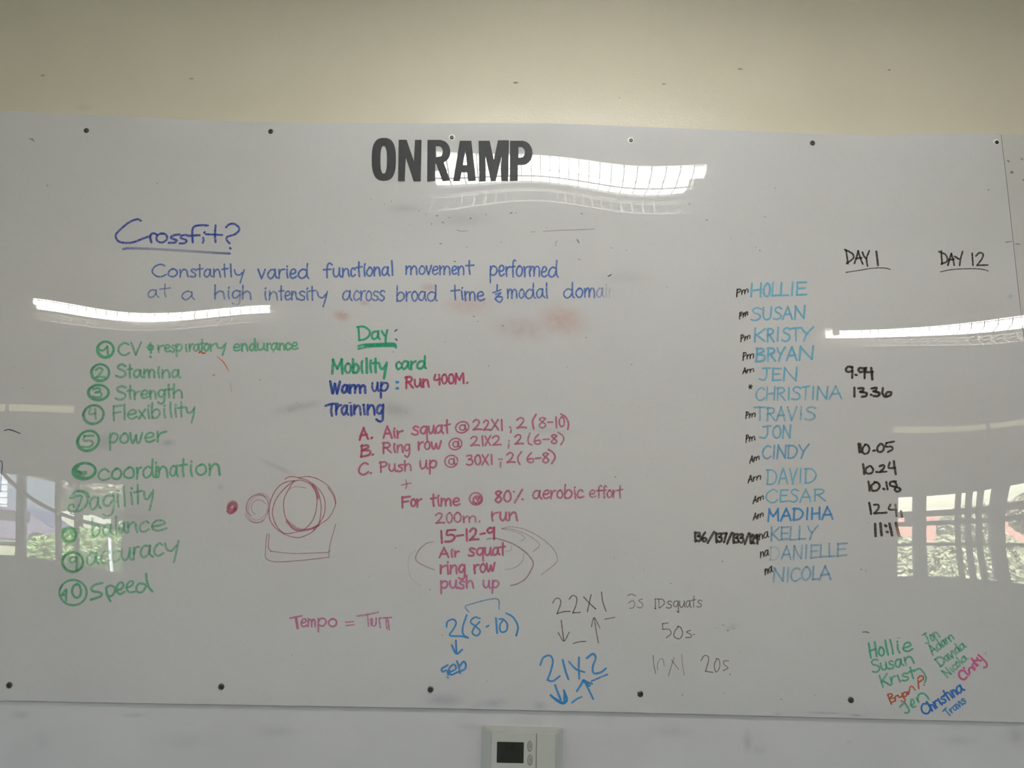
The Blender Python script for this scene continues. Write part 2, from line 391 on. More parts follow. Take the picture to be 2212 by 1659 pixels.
# ------------------------------------------------------------------ outdoors, seen mirrored through the windows
tag(mkbox('lawn', M['grass'], None, -90, 90, -95, RY-.14, -.35, -.15), kind='structure')
for n_, x0, x1 in (('left', -24, -RX-.14), ('right', RX+.14, 24)): tag(mkbox('added_paving_'+n_, M['added_paving'], None, x0, x1, -7, 3, -.15, -.1), kind='structure')  # unseen slabs added for neutral bounce light instead of the lawn's green
def out(x, z, Y):
    t = (1.43-Y)/7.43; return x*t, z*t+1.65*(1-t)
def foliage(bm, c, r, n, leaf, rnd):
    for _ in range(n):
        v = Vector([rnd.gauss(0, 1) for _ in range(3)]).normalized(); v *= rnd.uniform(.55, 1)**.5
        p = Vector((c[0]+v.x*r[0], c[1]+v.y*r[1], c[2]+v.z*r[2]))
        q = Vector([rnd.gauss(0, 1) for _ in range(3)]).to_track_quat('Z', 'Y'); s = leaf*rnd.uniform(.6, 1.3)
        bm.faces.new([bm.verts.new(p+q @ Vector(k)*s) for k in ((-.5, 0, 0), (0, -.3, .05), (.5, 0, 0), (0, .3, .05))])
def plant(name, cat, loc, r, zc, n, leaf, m, label, group, seed):
    rnd = random.Random(seed); t = empty(name, loc, label, cat, group)
    bm = bmesh.new(); foliage(bm, (loc[0], loc[1], loc[2]+zc), r, n, leaf, rnd)
    tag(obj('foliage', bm, m, t), kind='stuff')
    obj('trunk', tube(bmesh.new(), [(loc[0], loc[1], loc[2]), (loc[0]+.05, loc[1], loc[2]+zc)], .05+.05*r[0], 8), M['bark'], t)
G = -.15
for k, (x, Y, rx, rz) in enumerate([(-4.70, -14, .75, .55), (-4.36, -17, .85, .65), (-4.05, -20, .9, .65)]):
    X, _ = out(x, 1, Y); plant('bush', 'bush', (X, Y, G), (rx, .8, rz), rz*.95, 5200, .13, M['leaf'],
        ('sunlit green bush nearest the parked car', 'sunlit green bush in the middle of the three', 'sunlit green bush farthest from the car')[k], 'bushes outside', k)
for k, (x, Y, rx, rz, zc) in enumerate([(-5.0, -36, 2.9, 2.4, 3.6), (-4.42, -41, 3.8, 2.7, 4.1), (-4.02, -46, 3.9, 2.9, 4.2), (4.95, -34, 1.5, 1.0, 1.2), (5.95, -38, 2.6, 1.3, 1.6)]):
    X, _ = out(x, 1, Y); plant('tree', 'tree', (X, Y, G), (rx, 1.8, rz), zc, 4200, .42, M['leafdull'],
        ('dull leafy tree farthest left beyond the car', 'tallest dull leafy tree behind the white canopy', 'dull leafy tree right of the white canopy', 'low dull tree beside the brick building', 'broad dull tree far right beyond the hedge')[k], 'trees outside', 20+k)
for k, x in enumerate([4.14, 4.72, 5.30, 5.88, 6.46]):
    X, _ = out(x, 1, -15); plant('hedge_shrub', 'shrub', (X, -15, G), (.58, .5, .75), .62, 1500, .14, M['hedge'],
        ('first', 'second', 'third', 'fourth', 'fifth')[k]+' pale shrub of the hedge beyond the right window', 'hedge beyond the right window', 40+k)
# parked car
X, _ = out(-5.15, 1, -24); t = empty('parked_car', (X, -24, G), 'dark purple parked car on the lawn, mirrored in the left of the board', 'car')
bm = bmesh.new(); prof = [(-2.1, .25), (-2.1, .85), (-1.5, 1.0), (-.9, 1.5), (.9, 1.52), (1.6, 1.0), (2.15, .85), (2.15, .25)]
a = [bm.verts.new((X+p, -24.85, G+z)) for p, z in prof]; b = [bm.verts.new((X+p, -23.15, G+z)) for p, z in prof]
for k in range(8): bm.faces.new((a[k], a[(k+1) % 8], b[(k+1) % 8], b[k]))
bm.faces.new(a); bm.faces.new(b[::-1]); bmesh.ops.bevel(bm, geom=bm.edges[:], offset=.06, segments=2, affect='EDGES'); obj('body', bm, M['car'], t)
for x0, x1 in ((-1.05, -.1), (0, 1.1)): mkbox('side_window', M['glassdark'], t, X+x0, X+x1, -23.17, -23.12, G+1.02, G+1.4)
for x in (-1.35, 1.4):
    w = obj('wheel', tube(bmesh.new(), [(X+x, -23.3, G+.33), (X+x, -23.05, G+.33)], .33, 20), M['tyre'], t)
    obj('hubcap', tube(bmesh.new(), [(X+x, -23.05, G+.33), (X+x, -23.03, G+.33)], .18, 16), M['metal'], w)
# canopy tent
X, Z = out(-4.62, 1.46, -27); t = empty('canopy_tent', (X, -27, G), 'white peaked canopy tent on four thin legs outside', 'tent')
bm = bmesh.new(); s = 1.5; top = bm.verts.new((X, -27, Z)); e0 = [bm.verts.new((X+i*s, -27+j*s, Z-.75)) for i, j in ((-1, -1), (1, -1), (1, 1), (-1, 1))]
e1 = [bm.verts.new(v.co+Vector((0, 0, -.25))) for v in e0]
for k in range(4): bm.faces.new((e0[k], e0[(k+1) % 4], top)); bm.faces.new((e1[k], e1[(k+1) % 4], e0[(k+1) % 4], e0[k]))
obj('canopy', bm, M['canvas'], t)
for i, j in ((-1, -1), (1, -1), (1, 1), (-1, 1)): mkbox('leg', M['metal'], t, X+i*s*.97-.03, X+i*s*.97+.03, -27+j*s*.97-.03, -27+j*s*.97+.03, G, Z-.8)
# white post, pale house, brick building
X, Z = out(-4.08, 1.36, -9.5)
tag(obj('fence_post', tube(bmesh.new(), [(X, -9.5, G), (X, -9.5, Z)], .022, 10), M['canvas'], smooth=True), 'thin white post standing on the lawn close to the window', 'post')
X, Z = out(-5.5, 1.95, -28); t = empty('garden_house', (X, -28, G), 'pale sided house at the far left beyond the car', 'house')
mkbox('wall', M['paleroof'], t, X-4.5, X+1.1, -31.5, -28, G, Z)
for k in range(6): mkbox('siding_board', M['siding'], t, X-4.5, X+1.1, -28.0, -27.95, Z-.2-k*.3, Z-.1-k*.3)
X, Z = out(4.35, 1.71, -45); t = empty('brick_building', (X, -45, G), 'low red brick building under open sky beyond the right window', 'building')
mkbox('wall', M['brick'], t, X-5, X+9, -50, -45, G, Z)
mkbox('parapet', M['mortar'], t, X-5.1, X+9.1, -50.1, -44.9, Z, Z+.2)
for k in range(4): mkbox('window', M['glassdark'], t, X-4+k*3, X-2.8+k*3, -45.02, -44.97, 1.0, 1.7)

# ------------------------------------------------------------------ the whiteboards
def edge_z(pts, xs_):
    P = on_surface([p[0] for p in pts], [p[1] for p in pts], BT); q = np.polyfit(P[:, 0], P[:, 2], 2 if len(pts) > 2 else 1)
    return lambda x: float(np.polyval(q, x))
ztop = edge_z([(0,241),(553,259),(1106,271),(1560,279),(2150,288)], None)
zbot = edge_z([(0,1513),(520,1523),(1140,1532),(1640,1548),(2212,1560)], None)
XS = float(on_surface([2163], [300], BT)[0, 0])
wb = warped_sheet('whiteboard', M['board'], np.linspace(-1.345, XS, 230), lambda x: np.linspace(zbot(x), ztop(x), 118), BT-GAP, GAP, mats=[M['edge']])
tag(wb, 'large glossy white writing board screwed to the wall, covered in marker notes', 'whiteboard')
zt2 = float(on_surface([2190], [290.5], BT)[0, 2])
wb2 = warped_sheet('whiteboard', M['board2'], np.linspace(XS+.0016, XS+1.3, 60), lambda x: np.linspace(zbot(XS)+.001, zt2, 100), BT-.0008-GAP, GAP, mats=[M['edge']])
tag(wb2, 'second white board sheet butted against the right edge of the large one', 'whiteboard')

# screws
def screw_mesh(r, washer=False):
    bm = bmesh.new(); n = 24
    if washer:
        for k in range(n):
            pass
        a0, a1 = r, r*.5
        rings = []
        for rr, y in ((a0, 0), (a0*.97, -.0009), (a1, -.0009), (a1, 0)):
            rings.append([bm.verts.new((rr*math.cos(2*PI*k/n), y, rr*math.sin(2*PI*k/n))) for k in range(n)])
        for a, b in zip(rings, rings[1:]+rings[:1]):
            for k in range(n): bm.faces.new((a[k], a[(k+1) % n], b[(k+1) % n], b[k]))
    else:
        H = .0022; c = r*.13; l = r*.52
        cross = [(c, c), (l, c), (l, -c), (c, -c), (c, -l), (-c, -l), (-c, -c), (-l, -c), (-l, c), (-c, c), (-c, l), (c, l)]
        o0 = [bm.verts.new((r*math.cos(2*PI*k/n), 0, r*math.sin(2*PI*k/n))) for k in range(n)]
        o1 = [bm.verts.new((r*.93*math.cos(2*PI*k/n), -H*.6, r*.93*math.sin(2*PI*k/n))) for k in range(n)]
        o2 = [bm.verts.new((r*.7*math.cos(2*PI*k/n), -H, r*.7*math.sin(2*PI*k/n))) for k in range(n)]
        i0 = [bm.verts.new((x, -H, z)) for x, z in cross]; i1 = [bm.verts.new((x*.6, -H*.25, z*.6)) for x, z in cross]
        for a, b in ((o0, o1), (o1, o2)):
            for k in range(n): bm.faces.new((a[k], a[(k+1) % n], b[(k+1) % n], b[k]))
        for k in range(12): bm.faces.new((i0[k], i0[(k+1) % 12], i1[(k+1) % 12], i1[k]))
        bm.faces.new(i1)
        es = [bm.edges.get((o2[k], o2[(k+1) % n])) or bm.edges.new((o2[k], o2[(k+1) % n])) for k in range(n)]
        es += [bm.edges.get((i0[k], i0[(k+1) % 12])) for k in range(12)]
        bmesh.ops.triangle_fill(bm, edges=es, use_beauty=True)
    bmesh.ops.recalc_face_normals(bm, faces=bm.faces)
    me = bpy.data.meshes.new('screw'); bm.to_mesh(me); bm.free(); me.materials.append(M['washer' if washer else 'screw']); return me
SM, WM = screw_mesh(.0058), screw_mesh(.0070, True); SM2 = screw_mesh(.0046)
for px, py, w in [(187,282,0),(585,284,0),(976,297.5,1),(1363,303.5,1),(1755,309,0),(2152.5,308,1),(20,1480,0),(478,1483,0),(930,1489,0),(1383,1499,0),(1838,1512,0)]:
    P = on_surface(px, py, BT)
    s = bpy.data.objects.new('screw', SM2 if w else SM); COL.objects.link(s); s.parent = wb
    s.location = P-np.array([0, .0008 if w else 0, 0]); s.rotation_euler = (0, random.uniform(0, 1.5), 0)
    if w:
        s['label'] = 'screw in a pale washer'
        q = bpy.data.objects.new('washer', WM); COL.objects.link(q); q.parent = s; q.matrix_parent_inverse = Matrix.Translation(-s.location); q.location = P+np.array([-.0006, 0, .0006])

# ------------------------------------------------------------------ thermostat below the board
def at(px, py, lift):
    P = on_surface(px, py, lift); return float(P[0]), float(P[2])
D0, D1 = .004, .03
hy = -float(warp(.04, 1.2)[0])
fx0, fz = at(1061, 1580, D1); fx1, _ = at(1202, 1581, D1); bx0, bz = at(1038, 1577, .002); bx1, _ = at(1219, 1580, .002)
fz -= .0; zb_ = fz-.096
t = empty('thermostat', ((fx0+fx1)/2, hy, (fz+zb_)/2), 'off-white wall thermostat with dark screen below the board', 'thermostat')
bm = bmesh.new(); f = hy-D1; bk = hy+.004
def bodybox(bm, x0, x1):
    """front narrower than the back on the sides"""
    pass
a = [bm.verts.new(v) for v in ((fx0, f, zb_), (fx1, f, zb_), (fx1, f, fz), (fx0, f, fz))]
b = [bm.verts.new(v) for v in ((bx0, bk, zb_-.012), (bx1, bk, zb_-.012), (bx1, bk, fz+.002), (bx0, bk, fz+.002))]
bm.faces.new(a); bm.faces.new(b[::-1])
for k in range(4): bm.faces.new((b[k], b[(k+1) % 4], a[(k+1) % 4], a[k]))
bmesh.ops.bevel(bm, geom=[e for e in bm.edges], offset=.002, segments=2, affect='EDGES')
obj('casing', bm, M['plastic'], t)
sx, _ = at(1158.8, 1600, D1)
mkbox('door_cover', M['plastic'], t, sx+.0006, fx1-.0018, f-.0016, f+.001, zb_+.0015, fz-.0015, bev=.0005)
mkbox('front_cover', M['plastic'], t, fx0+.0016, sx-.0006, f-.0016, f+.001, zb_+.0015, fz-.0015, bev=.0005)
mkbox('seam', M['seam'], t, sx-.0006, sx+.0006, f-.0009, f+.001, zb_+.0015, fz-.0015)
x0, z1 = at(1073.8, 1601.5, D1); x1, z0 = at(1131, 1648, D1)
scr = mkbox('screen', M['lcd'], t, x0, x1, f-.0024, f, z0, z1, bev=.0007)
seg = bmesh.new()
def seven(cx, cz, w, h, on, th):
    S = {'a': (-w, w, h-th, h), 'g': (-w, w, -th/2, th/2), 'd': (-w, w, -h, -h+th), 'f': (-w, -w+th, 0, h), 'b': (w-th, w, 0, h), 'e': (-w, -w+th, -h, 0), 'c': (w-th, w, -h, 0)}
    for k in on: a_ = S[k]; box(seg, cx+a_[0], cx+a_[1], f-.0027, f-.0023, cz+a_[2], cz+a_[3])
w_ = x1-x0; h_ = z1-z0
seven(x0+.34*w_, z0+.72*h_, .0026, .0058, 'abc', .0011); seven(x0+.5*w_, z0+.70*h_, .0026, .0058, 'bcfg', .0011); seven(x0+.6*w_, z0+.71*h_, .0026, .006, 'abcdefg', .0011)
seven(x0+.21*w_, z0+.25*h_, .0028, .006, 'abcefg', .0011); seven(x0+.1*w_, z0+.7*h_, .0015, .001, 'g', .001)
obj('screen_digits', seg, M['lcdseg'], scr)
for k, (py, s) in enumerate(((1611.2, 1), (1641, -1))):
    cx, cz = at(1144.6, py, D1); bm = bmesh.new(); n = 28
    def ov(s_, y): return [bm.verts.new((cx+.0044*s_*math.cos(2*PI*i/n), y, cz+.0083*s_*math.sin(2*PI*i/n))) for i in range(n)]
    R_ = [ov(1.0, f-.001), ov(1.0, f-.0022), ov(.88, f-.0027)]
    for p, q in zip(R_, R_[1:]):
        for i in range(n): bm.faces.new((p[i], p[(i+1) % n], q[(i+1) % n], q[i]))
    bm.faces.new(R_[-1]); btn = obj('button', bm, M['button'], t)
    bm = bmesh.new()
    def rg(s_, y): return [bm.verts.new((cx+.0044*s_*math.cos(2*PI*i/n), y, cz+.0083*s_*math.sin(2*PI*i/n))) for i in range(n)]
    A_, B_ = rg(1.13, f-.0019), rg(1.0, f-.0019)
    for i in range(n): bm.faces.new((A_[i], A_[(i+1) % n], B_[(i+1) % n], B_[i]))
    obj('button_rim', bm, M['seam'], btn)
    bm = bmesh.new(); bm.faces.new([bm.verts.new(v) for v in ((cx-.0013, f-.00285, cz-s*.002), (cx+.0013, f-.00285, cz-s*.002), (cx, f-.00285, cz+s*.002))])
    obj('arrow_mark', bm, M['mark'], btn)

# ------------------------------------------------------------------ black title letters
def cr(pts, step, closed=False):
    """Catmull-Rom through points"""
    P = [np.array(p, float) for p in pts]; out_ = []
    n = len(P)
    if n < 3 and not closed:
        k = max(1, int(np.linalg.norm(P[-1]-P[0])/step)); return [P[0]+(P[-1]-P[0])*i/k for i in range(k+1)]
    for i in range(n if closed else n-1):
        p1, p2 = P[i], P[(i+1) % n]
        p0 = P[i-1] if (i > 0 or closed) else p1*2-p2; p3 = P[(i+2) % n] if (i+2 < n or closed) else p2*2-p1
        k = max(1, int(round(np.linalg.norm(p2-p1)/step)))
        for j in range(k):
            u = j/k; out_.append(.5*((2*p1)+(p2-p0)*u+(2*p0-5*p1+4*p2-p3)*u*u+(3*p1-p0-3*p2+p3)*u**3))
    if not closed: out_.append(P[-1])
    return out_
def oval(x0, x1, y0, y1, p=2.6, n=40):
    cx, cy, a_, b_ = (x0+x1)/2, (y0+y1)/2, (x1-x0)/2, (y1-y0)/2; r_ = []
    for i in range(n):
        t_ = 2*PI*i/n; c_, s_ = math.cos(t_), math.sin(t_)
        r_.append((cx+a_*math.copysign(abs(c_)**(2/p), c_), cy+b_*math.copysign(abs(s_)**(2/p), s_)))
    return r_
def arc(cx, cy, a_, b_, t0, t1, n=10): return [(cx+a_*math.cos(math.radians(t0+(t1-t0)*i/n)), cy+b_*math.sin(math.radians(t0+(t1-t0)*i/n))) for i in range(n+1)]
TL = {
 'O': [oval(119, 263, 160, 413, 2.7), oval(170, 210, 205, 373, 2.5)],
 'N': [[(280,171),(327,171),(371,300),(377,172),(416,172),(411,417),(370,417),(321,272),(316,416),(276,416)]],
 'R': [[(452,172),(530,172)]+arc(530,240,58,66,-80,70)+[(549,306),(586,412),(540,415),(503,312),(498,312),(497,415),(450,419)], [(501,207),(520,207)]+arc(520,240,23,33,-70,70,6)+[(501,275)]],
 'A': [[(645,177),(714,177),(741,413),(694,415),(688,363),(655,363),(645,414),(605,416)], [(678,230),(688,323),(661,323)]],
 'M': [[(757,177),(823,177),(848,290),(873,174),(938,174),(934,414),(891,414),(893,268),(859,416),(831,416),(798,268),(800,416),(761,418)]],
 'P': [[(945,177),(1018,177)]+arc(1018,248,61,71,-80,85)+[(992,319),(991,413),(943,414)], [(995,212),(1010,212)]+arc(1010,245,24,33,-70,70,6)+[(995,278)]],
}
for ch, where in zip('ONRAMP', ('first', 'second', 'third', 'fourth', 'fifth', 'last')):
    bm = bmesh.new(); es = []; fl = []
    for loop in TL[ch]:
        pts = []
        for i, p in enumerate(loop):
            q = loop[(i+1) % len(loop)]; k = max(1, int(math.dist(p, q)/25))
            pts += [(p[0]+(q[0]-p[0])*j/k, p[1]+(q[1]-p[1])*j/k) for j in range(k)]
        A_ = np.array(pts); P = on_surface(760+A_[:, 0]/2.765, 240+A_[:, 1]/2.765, BT+.0016)
        vs = [bm.verts.new(p) for p in P]; fl.append(vs)
        es += [bm.edges.new((vs[i], vs[(i+1) % len(vs)])) for i in range(len(vs))]
    bmesh.ops.triangle_fill(bm, edges=es, use_beauty=True, normal=(0, -1, 0))
    r_ = bmesh.ops.extrude_face_region(bm, geom=bm.faces[:])
    for v in r_['geom']:
        if isinstance(v, bmesh.types.BMVert): v.co.y += .0018
    tag(obj('title_letter', bm, M['letter']), 'charcoal cut-out capital letter %s, %s of the six-letter title on the board' % (ch, where), 'letter', 'cut-out title letters')

# ------------------------------------------------------------------ handwriting
GL = {
'a':(60,"46,54 28,62 9,45 5,20 18,2 36,12 47,38/49,60 48,20 60,2"),'b':(52,"8,100 7,50 8,2/8,38 25,60 44,50 48,28 36,5 18,1 8,8"),
'c':(50,"47,50 30,62 9,45 6,18 22,1 48,12"),'d':(60,"48,52 28,60 9,42 7,15 22,1 40,12 50,36/52,100 50,45 52,10 60,2"),
'e':(52,"8,30 30,32 46,42 38,60 20,58 7,38 9,12 26,1 50,12"),'f':(44,"46,90 34,100 20,85 19,45 20,0/2,56 40,60"),
'g':(52,"46,55 26,62 8,44 10,16 28,8 44,30/48,60 48,10 42,-32 22,-42 6,-30"),'h':(52,"8,100 8,50 8,2/8,34 25,58 42,50 46,22 48,2"),
'i':(18,"8,60 8,30 11,2/9,80 10,83"),'k':(48,"8,100 8,2/42,60 10,28/15,32 46,2"),'l':(18,"8,100 8,50 10,2"),
'm':(72,"6,60 7,30 7,2/7,35 22,60 34,50 35,2/35,35 50,60 64,50 67,2"),'n':(50,"6,60 7,30 7,2/7,34 24,60 39,52 43,25 46,2"),
'o':(50,"28,62 9,46 6,18 24,1 43,14 46,42 34,60 22,61"),'p':(50,"8,60 8,10 8,-38/8,35 22,60 42,52 45,28 30,4 8,12"),
'q':(52,"46,55 28,62 8,42 12,12 30,8 45,32/48,60 48,0 50,-40"),'r':(42,"6,60 7,30 8,2/8,30 20,54 40,60"),
's':(48,"44,54 26,63 10,50 22,36 40,24 38,6 20,0 4,8"),'t':(46,"22,98 21,45 24,2/2,62 44,67"),'u':(54,"6,60 6,22 20,2 36,14 44,40/45,60 45,18 54,2"),
'v':(48,"4,60 12,30 22,2/22,2 34,30 44,62"),'w':(66,"4,60 8,18 18,3 32,45/32,45 38,8 48,4 62,62"),'x':(50,"4,60 46,2/46,62 4,2"),
'y':(50,"4,60 9,28 24,20 40,45/46,62 40,15 30,-40"),'ı':(14,"7,60 7,30 9,2"),
'A':(56,"4,0 14,45 28,100/28,100 40,55 54,0/12,36 46,40"),'B':(50,"9,100 7,50 6,2/6,98 34,96 40,76 10,54/10,54 44,46 46,15 28,2 4,3"),
'C':(58,"54,86 36,100 11,76 4,36 20,4 40,2 58,18"),'D':(58,"9,100 8,50 9,2/2,96 34,94 55,62 50,24 30,4 5,3"),
'E':(50,"47,97 8,96/8,98 8,50 8,3/8,52 42,54/8,3 48,6"),'F':(52,"52,98 8,94/8,96 8,50 9,0/8,50 42,56"),
'H':(56,"8,100 8,2/50,100 50,2/8,48 50,54"),'I':(16,"8,100 8,2"),'J':(60,"20,96 58,99/42,98 42,35 28,4 6,16"),
'K':(54,"8,100 9,2/50,98 10,45/16,52 52,2"),'L':(50,"8,100 8,4/8,4 48,6"),'M':(62,"6,0 10,100/10,100 20,65 32,38/32,38 44,68 54,100/54,100 58,0"),
'N':(56,"6,0 8,100/8,100 28,50 50,2/50,2 53,100"),'O':(56,"30,100 10,78 5,38 22,3 44,12 52,52 42,92 26,99"),
'P':(48,"8,100 9,0/4,94 32,97 44,78 34,56 8,48"),'R':(52,"9,100 8,0/4,94 32,97 44,78 34,58 8,50/20,52 50,1"),
'S':(50,"47,88 30,100 11,86 16,64 42,44 45,16 24,0 4,10"),'T':(58,"2,97 56,100/30,98 30,50 31,0"),'U':(52,"6,100 6,30 22,2 42,20 47,100"),
'V':(54,"4,100 26,2/26,2 50,100"),'W':(70,"4,100 18,2/18,2 34,78/34,78 48,2/48,2 66,100"),'X':(56,"4,98 52,2/52,100 4,0"),'Y':(56,"4,98 15,65 27,50/52,100 28,50 16,0"),
'0':(50,"28,100 10,80 6,35 22,2 42,18 46,60 34,96 22,97"),'1':(16,"8,100 10,0"),'2':(54,"6,78 22,100 40,84 32,45 8,3/8,3 30,8 52,5"),
'3':(48,"6,92 32,98 36,74 18,56/18,56 42,46 38,10 20,0 4,8"),'4':(50,"12,98 6,48 42,52/40,98 41,50 43,0"),'5':(50,"48,98 13,97/13,97 11,58 34,60 45,35 32,6 4,5"),
'6':(50,"32,100 12,62 9,20 26,1 44,16 38,42 14,36"),'7':(48,"4,96 44,98/44,98 30,50 18,0"),'8':(50,"42,86 25,100 9,82 26,56 44,27 27,1 8,22 24,54 41,84"),
'9':(48,"40,88 22,98 7,74 20,54 39,70/43,96 42,50 42,0"),'-':(40,"4,48 36,50"),'.':(14,"6,3 8,6"),':':(14,"6,15 8,18/6,60 8,63"),
';':(16,"8,52 10,55/10,18 9,-12"),'/':(46,"2,-12 44,112"),'@':(76,"50,36 36,60 22,40 30,24 44,40 52,60/52,60 52,30 64,24 72,55 52,92 22,88 5,50 16,8 44,-6 64,2"),
'%':(60,"8,88 10,85/50,100 14,-4/52,20 54,17"),'+':(50,"4,50 46,54/26,90 24,8"),'=':(44,"4,68 42,72/5,36 42,40"),'*':(50,"6,50 46,52/14,18 38,86/38,16 14,88"),
'?':(50,"6,80 24,100 44,84 40,60 24,44 24,26/24,6 25,3"),' ':(34,""),
}
def parse(s): return [[tuple(map(float, p.split(','))) for p in st.split()] for st in s.split('/') if st.strip()]
def lin(c): c /= 255; return c/12.92 if c <= .04045 else ((c+.055)/1.055)**2.4
def ink(r, g, b, white=168): return tuple(min(.9, lin(v)/lin(white)*.585) for v in (r, g, b))
BLUE = ink(66, 96, 158); DBLUE = ink(38, 62, 146); NAVY = ink(32, 60, 138); GREEN = ink(86, 158, 122); DGREEN = ink(32, 142, 108)
PINK = ink(164, 82, 114); MAG = ink(156, 60, 94); LPINK = ink(172, 96, 134); SKY = ink(86, 156, 184); SKYB = ink(80, 142, 180); AZ = ink(36, 120, 178)
BLACK = ink(36, 32, 26); GREY = ink(98, 88, 80); ORANGE = ink(196, 98, 66); BROWN = ink(164, 70, 40); MAG2 = ink(184, 74, 130); TEAL = ink(56, 152, 122)
NST = [0]; NAMES = {}
def ribbon(V, Fc, UV, CC, pts, lw, col, dens, step=3.0, fade=None, taper=0):
    """one marker stroke as a strip; pts and lw in photo pixels"""
    P = np.array(cr(pts, step)); r = lw*.60*(1+.06*math.sin(NST[0]*2.1))
    if len(P) < 2: P = np.array([P[0], P[0]+(.5, .2)])
    keep = [0]+[i for i in range(1, len(P)) if np.linalg.norm(P[i]-P[i-1]) > .15]; P = P[keep]
    if len(P) < 2: P = np.array([P[0], P[0]+(.5, .2)])
    d = np.gradient(P, axis=0); d /= np.maximum(np.linalg.norm(d, axis=1), 1e-6)[:, None]
    caps0 = [P[0]-d[0]*r*k for k in (.95, .7, .35)]; caps1 = [P[-1]+d[-1]*r*k for k in (.35, .7, .95)]
    W = [r*.3, r*.7, r*.93]+[r]*len(P)+[r*.93, r*.7, r*.3]
    P = np.vstack([caps0, P, caps1]); d = np.vstack([[d[0]]*3, d, [d[-1]]*3]); W = np.array(W)
    if taper: s_ = np.linspace(0, 1, len(P)); W = W*(1-taper*np.abs(2*s_-1)**2)
    nr = np.stack([-d[:, 1], d[:, 0]], 1)
    A_ = P+nr*W[:, None]; B_ = P-nr*W[:, None]
    NST[0] += 1; lift = BT+.00012+NST[0]*1.6e-7
    # cross-section of three points keeps the strip on the curved face
    Q = np.stack([A_, P, B_], 1); S = on_surface(Q[..., 0], Q[..., 1], lift); b = len(V); n = len(P)
    V.extend(S.reshape(-1, 3).tolist())
    rv = random.uniform(.93, 1.07)
    for i in range(n):
        x_ = P[i][0]
        a_ = dens*rv*(fade(P[i][0], P[i][1]) if fade else 1)
        CC.extend([(*col, a_)]*3); UV.extend([(0, i), (.5, i), (1, i)])
    for i in range(n-1):
        for k in (0, 1): Fc.append((b+i*3+k+3, b+i*3+k+4, b+i*3+k+1, b+i*3+k))
def build_ink(name, V, Fc, UV, CC, m=None, parent=None):
    me = bpy.data.meshes.new(name); me.from_pydata(V, [], Fc)
    uvl = me.uv_layers.new(name='across'); ca = me.color_attributes.new('ink', 'FLOAT_COLOR', 'POINT')
    ca.data.foreach_set('color', np.array(CC, float).ravel())
    li = np.empty(len(me.loops), int); me.loops.foreach_get('vertex_index', li)
    uvl.data.foreach_set('uv', np.array(UV, float)[li].ravel())
    me.polygons.foreach_set('use_smooth', [True]*len(me.polygons)); set_normals(me, np.array(V))
    return link(name, me, m or M['ink'], parent or wb)
def strokes(Z, sts, lw, col, dens, name='handwritten_word', label=None, fade=None, parent=None, taper=0):
    ox, oy, s = Z; V, Fc, UV, CC = [], [], [], []
    for st in sts:
        ribbon(V, Fc, UV, CC, [(ox+x/s, oy+y/s) for x, y in st], lw, col, dens, fade=fade, taper=taper)
    o = build_ink(name, V, Fc, UV, CC, parent=parent)
    if label: o['label'] = label
    return o
def T(Z, s, lw, col, dens=.85, label=None, name='handwritten_mark', **k): return strokes(Z, parse(s), lw, col, dens, name, label, **k)
def glyphs(text, xs, b0, b1, cap, slant=0, perp=False, xh=None):
    if len(xs) == 2 and len(text) != 1:
        w = [GL[c][0]+12 for c in text]; tot = sum(w); xs = [xs[0]+(xs[1]-xs[0])*sum(w[:i])/tot for i in range(len(text)+1)]
    X0, X1 = xs[0], xs[-1]; out_ = []
    L = math.hypot(X1-X0, b1-b0); ux, uy = ((X1-X0)/L, (b1-b0)/L) if perp else (0, 1)
    for i, c in enumerate(text):
        w, s = GL[c]; a, b = xs[i], xs[i+1]
        if i < len(text)-1: b -= (b-a)*.08
        jy = random.uniform(-.02, .02)*cap
        for st in parse(s):
            P = []
            for x, y in st:
                if xh and c.islower(): y = y*xh if y <= 62 and c not in 'bdfhklt' else (y*xh if y <= 62 else y)
                px_ = a+(b-a)*x/w; fr = (px_-X0)/(X1-X0); by = b0+(b1-b0)*fr+jy; h = y/100*cap
                h += random.gauss(0, .014)*cap; px_ += random.gauss(0, .012)*cap
                if perp: P.append((px_+uy*h, by-ux*h))
                else: P.append((px_+slant*h, by-h))
            out_.append(P)
    return out_
def word(Z, text, xs, b0, b1, cap, lw, col, dens=.85, label=None, slant=0, perp=False, fade=None, xh=None):
    return strokes(Z, glyphs(text, xs, b0, b1, cap, slant, perp, xh), lw, col, dens, 'handwritten_word', label, fade)
def ov(cx, cy, rx, ry, rot=0, t0=0, t1=370, n=16):
    r = math.radians(rot); o = []
    for i in range(n+1):
        t_ = math.radians(t0+(t1-t0)*i/n); x, y = rx*math.cos(t_), ry*math.sin(t_)
        o.append((cx+x*math.cos(r)-y*math.sin(r), cy+x*math.sin(r)+y*math.cos(r)))
    return o
Z2=(220,450,5.53); Z3=(540,530,5.53); Z4=(920,530,5.0273); Z5=(900,440,4.424); Z6=(100,860,5.267); Z7=(0,980,4.6095); Z8=(440,980,5.925)
A1=(680,690,5.53); A2=(760,880,4.424); A3=(840,1030,4.0963); A4=(600,1270,3.95); A5=(1140,1260,4.424); A6=(1560,520,3.3926); A7=(1560,740,5.0273); A8=(1480,940,4.2538)
B1=(1840,1340,6.9125); B5=(1960,240,5.183); B8=(0,820,6.38); D6=(100,1100,6.9125); D7=(180,720,4.424); PX=(0,0,1)

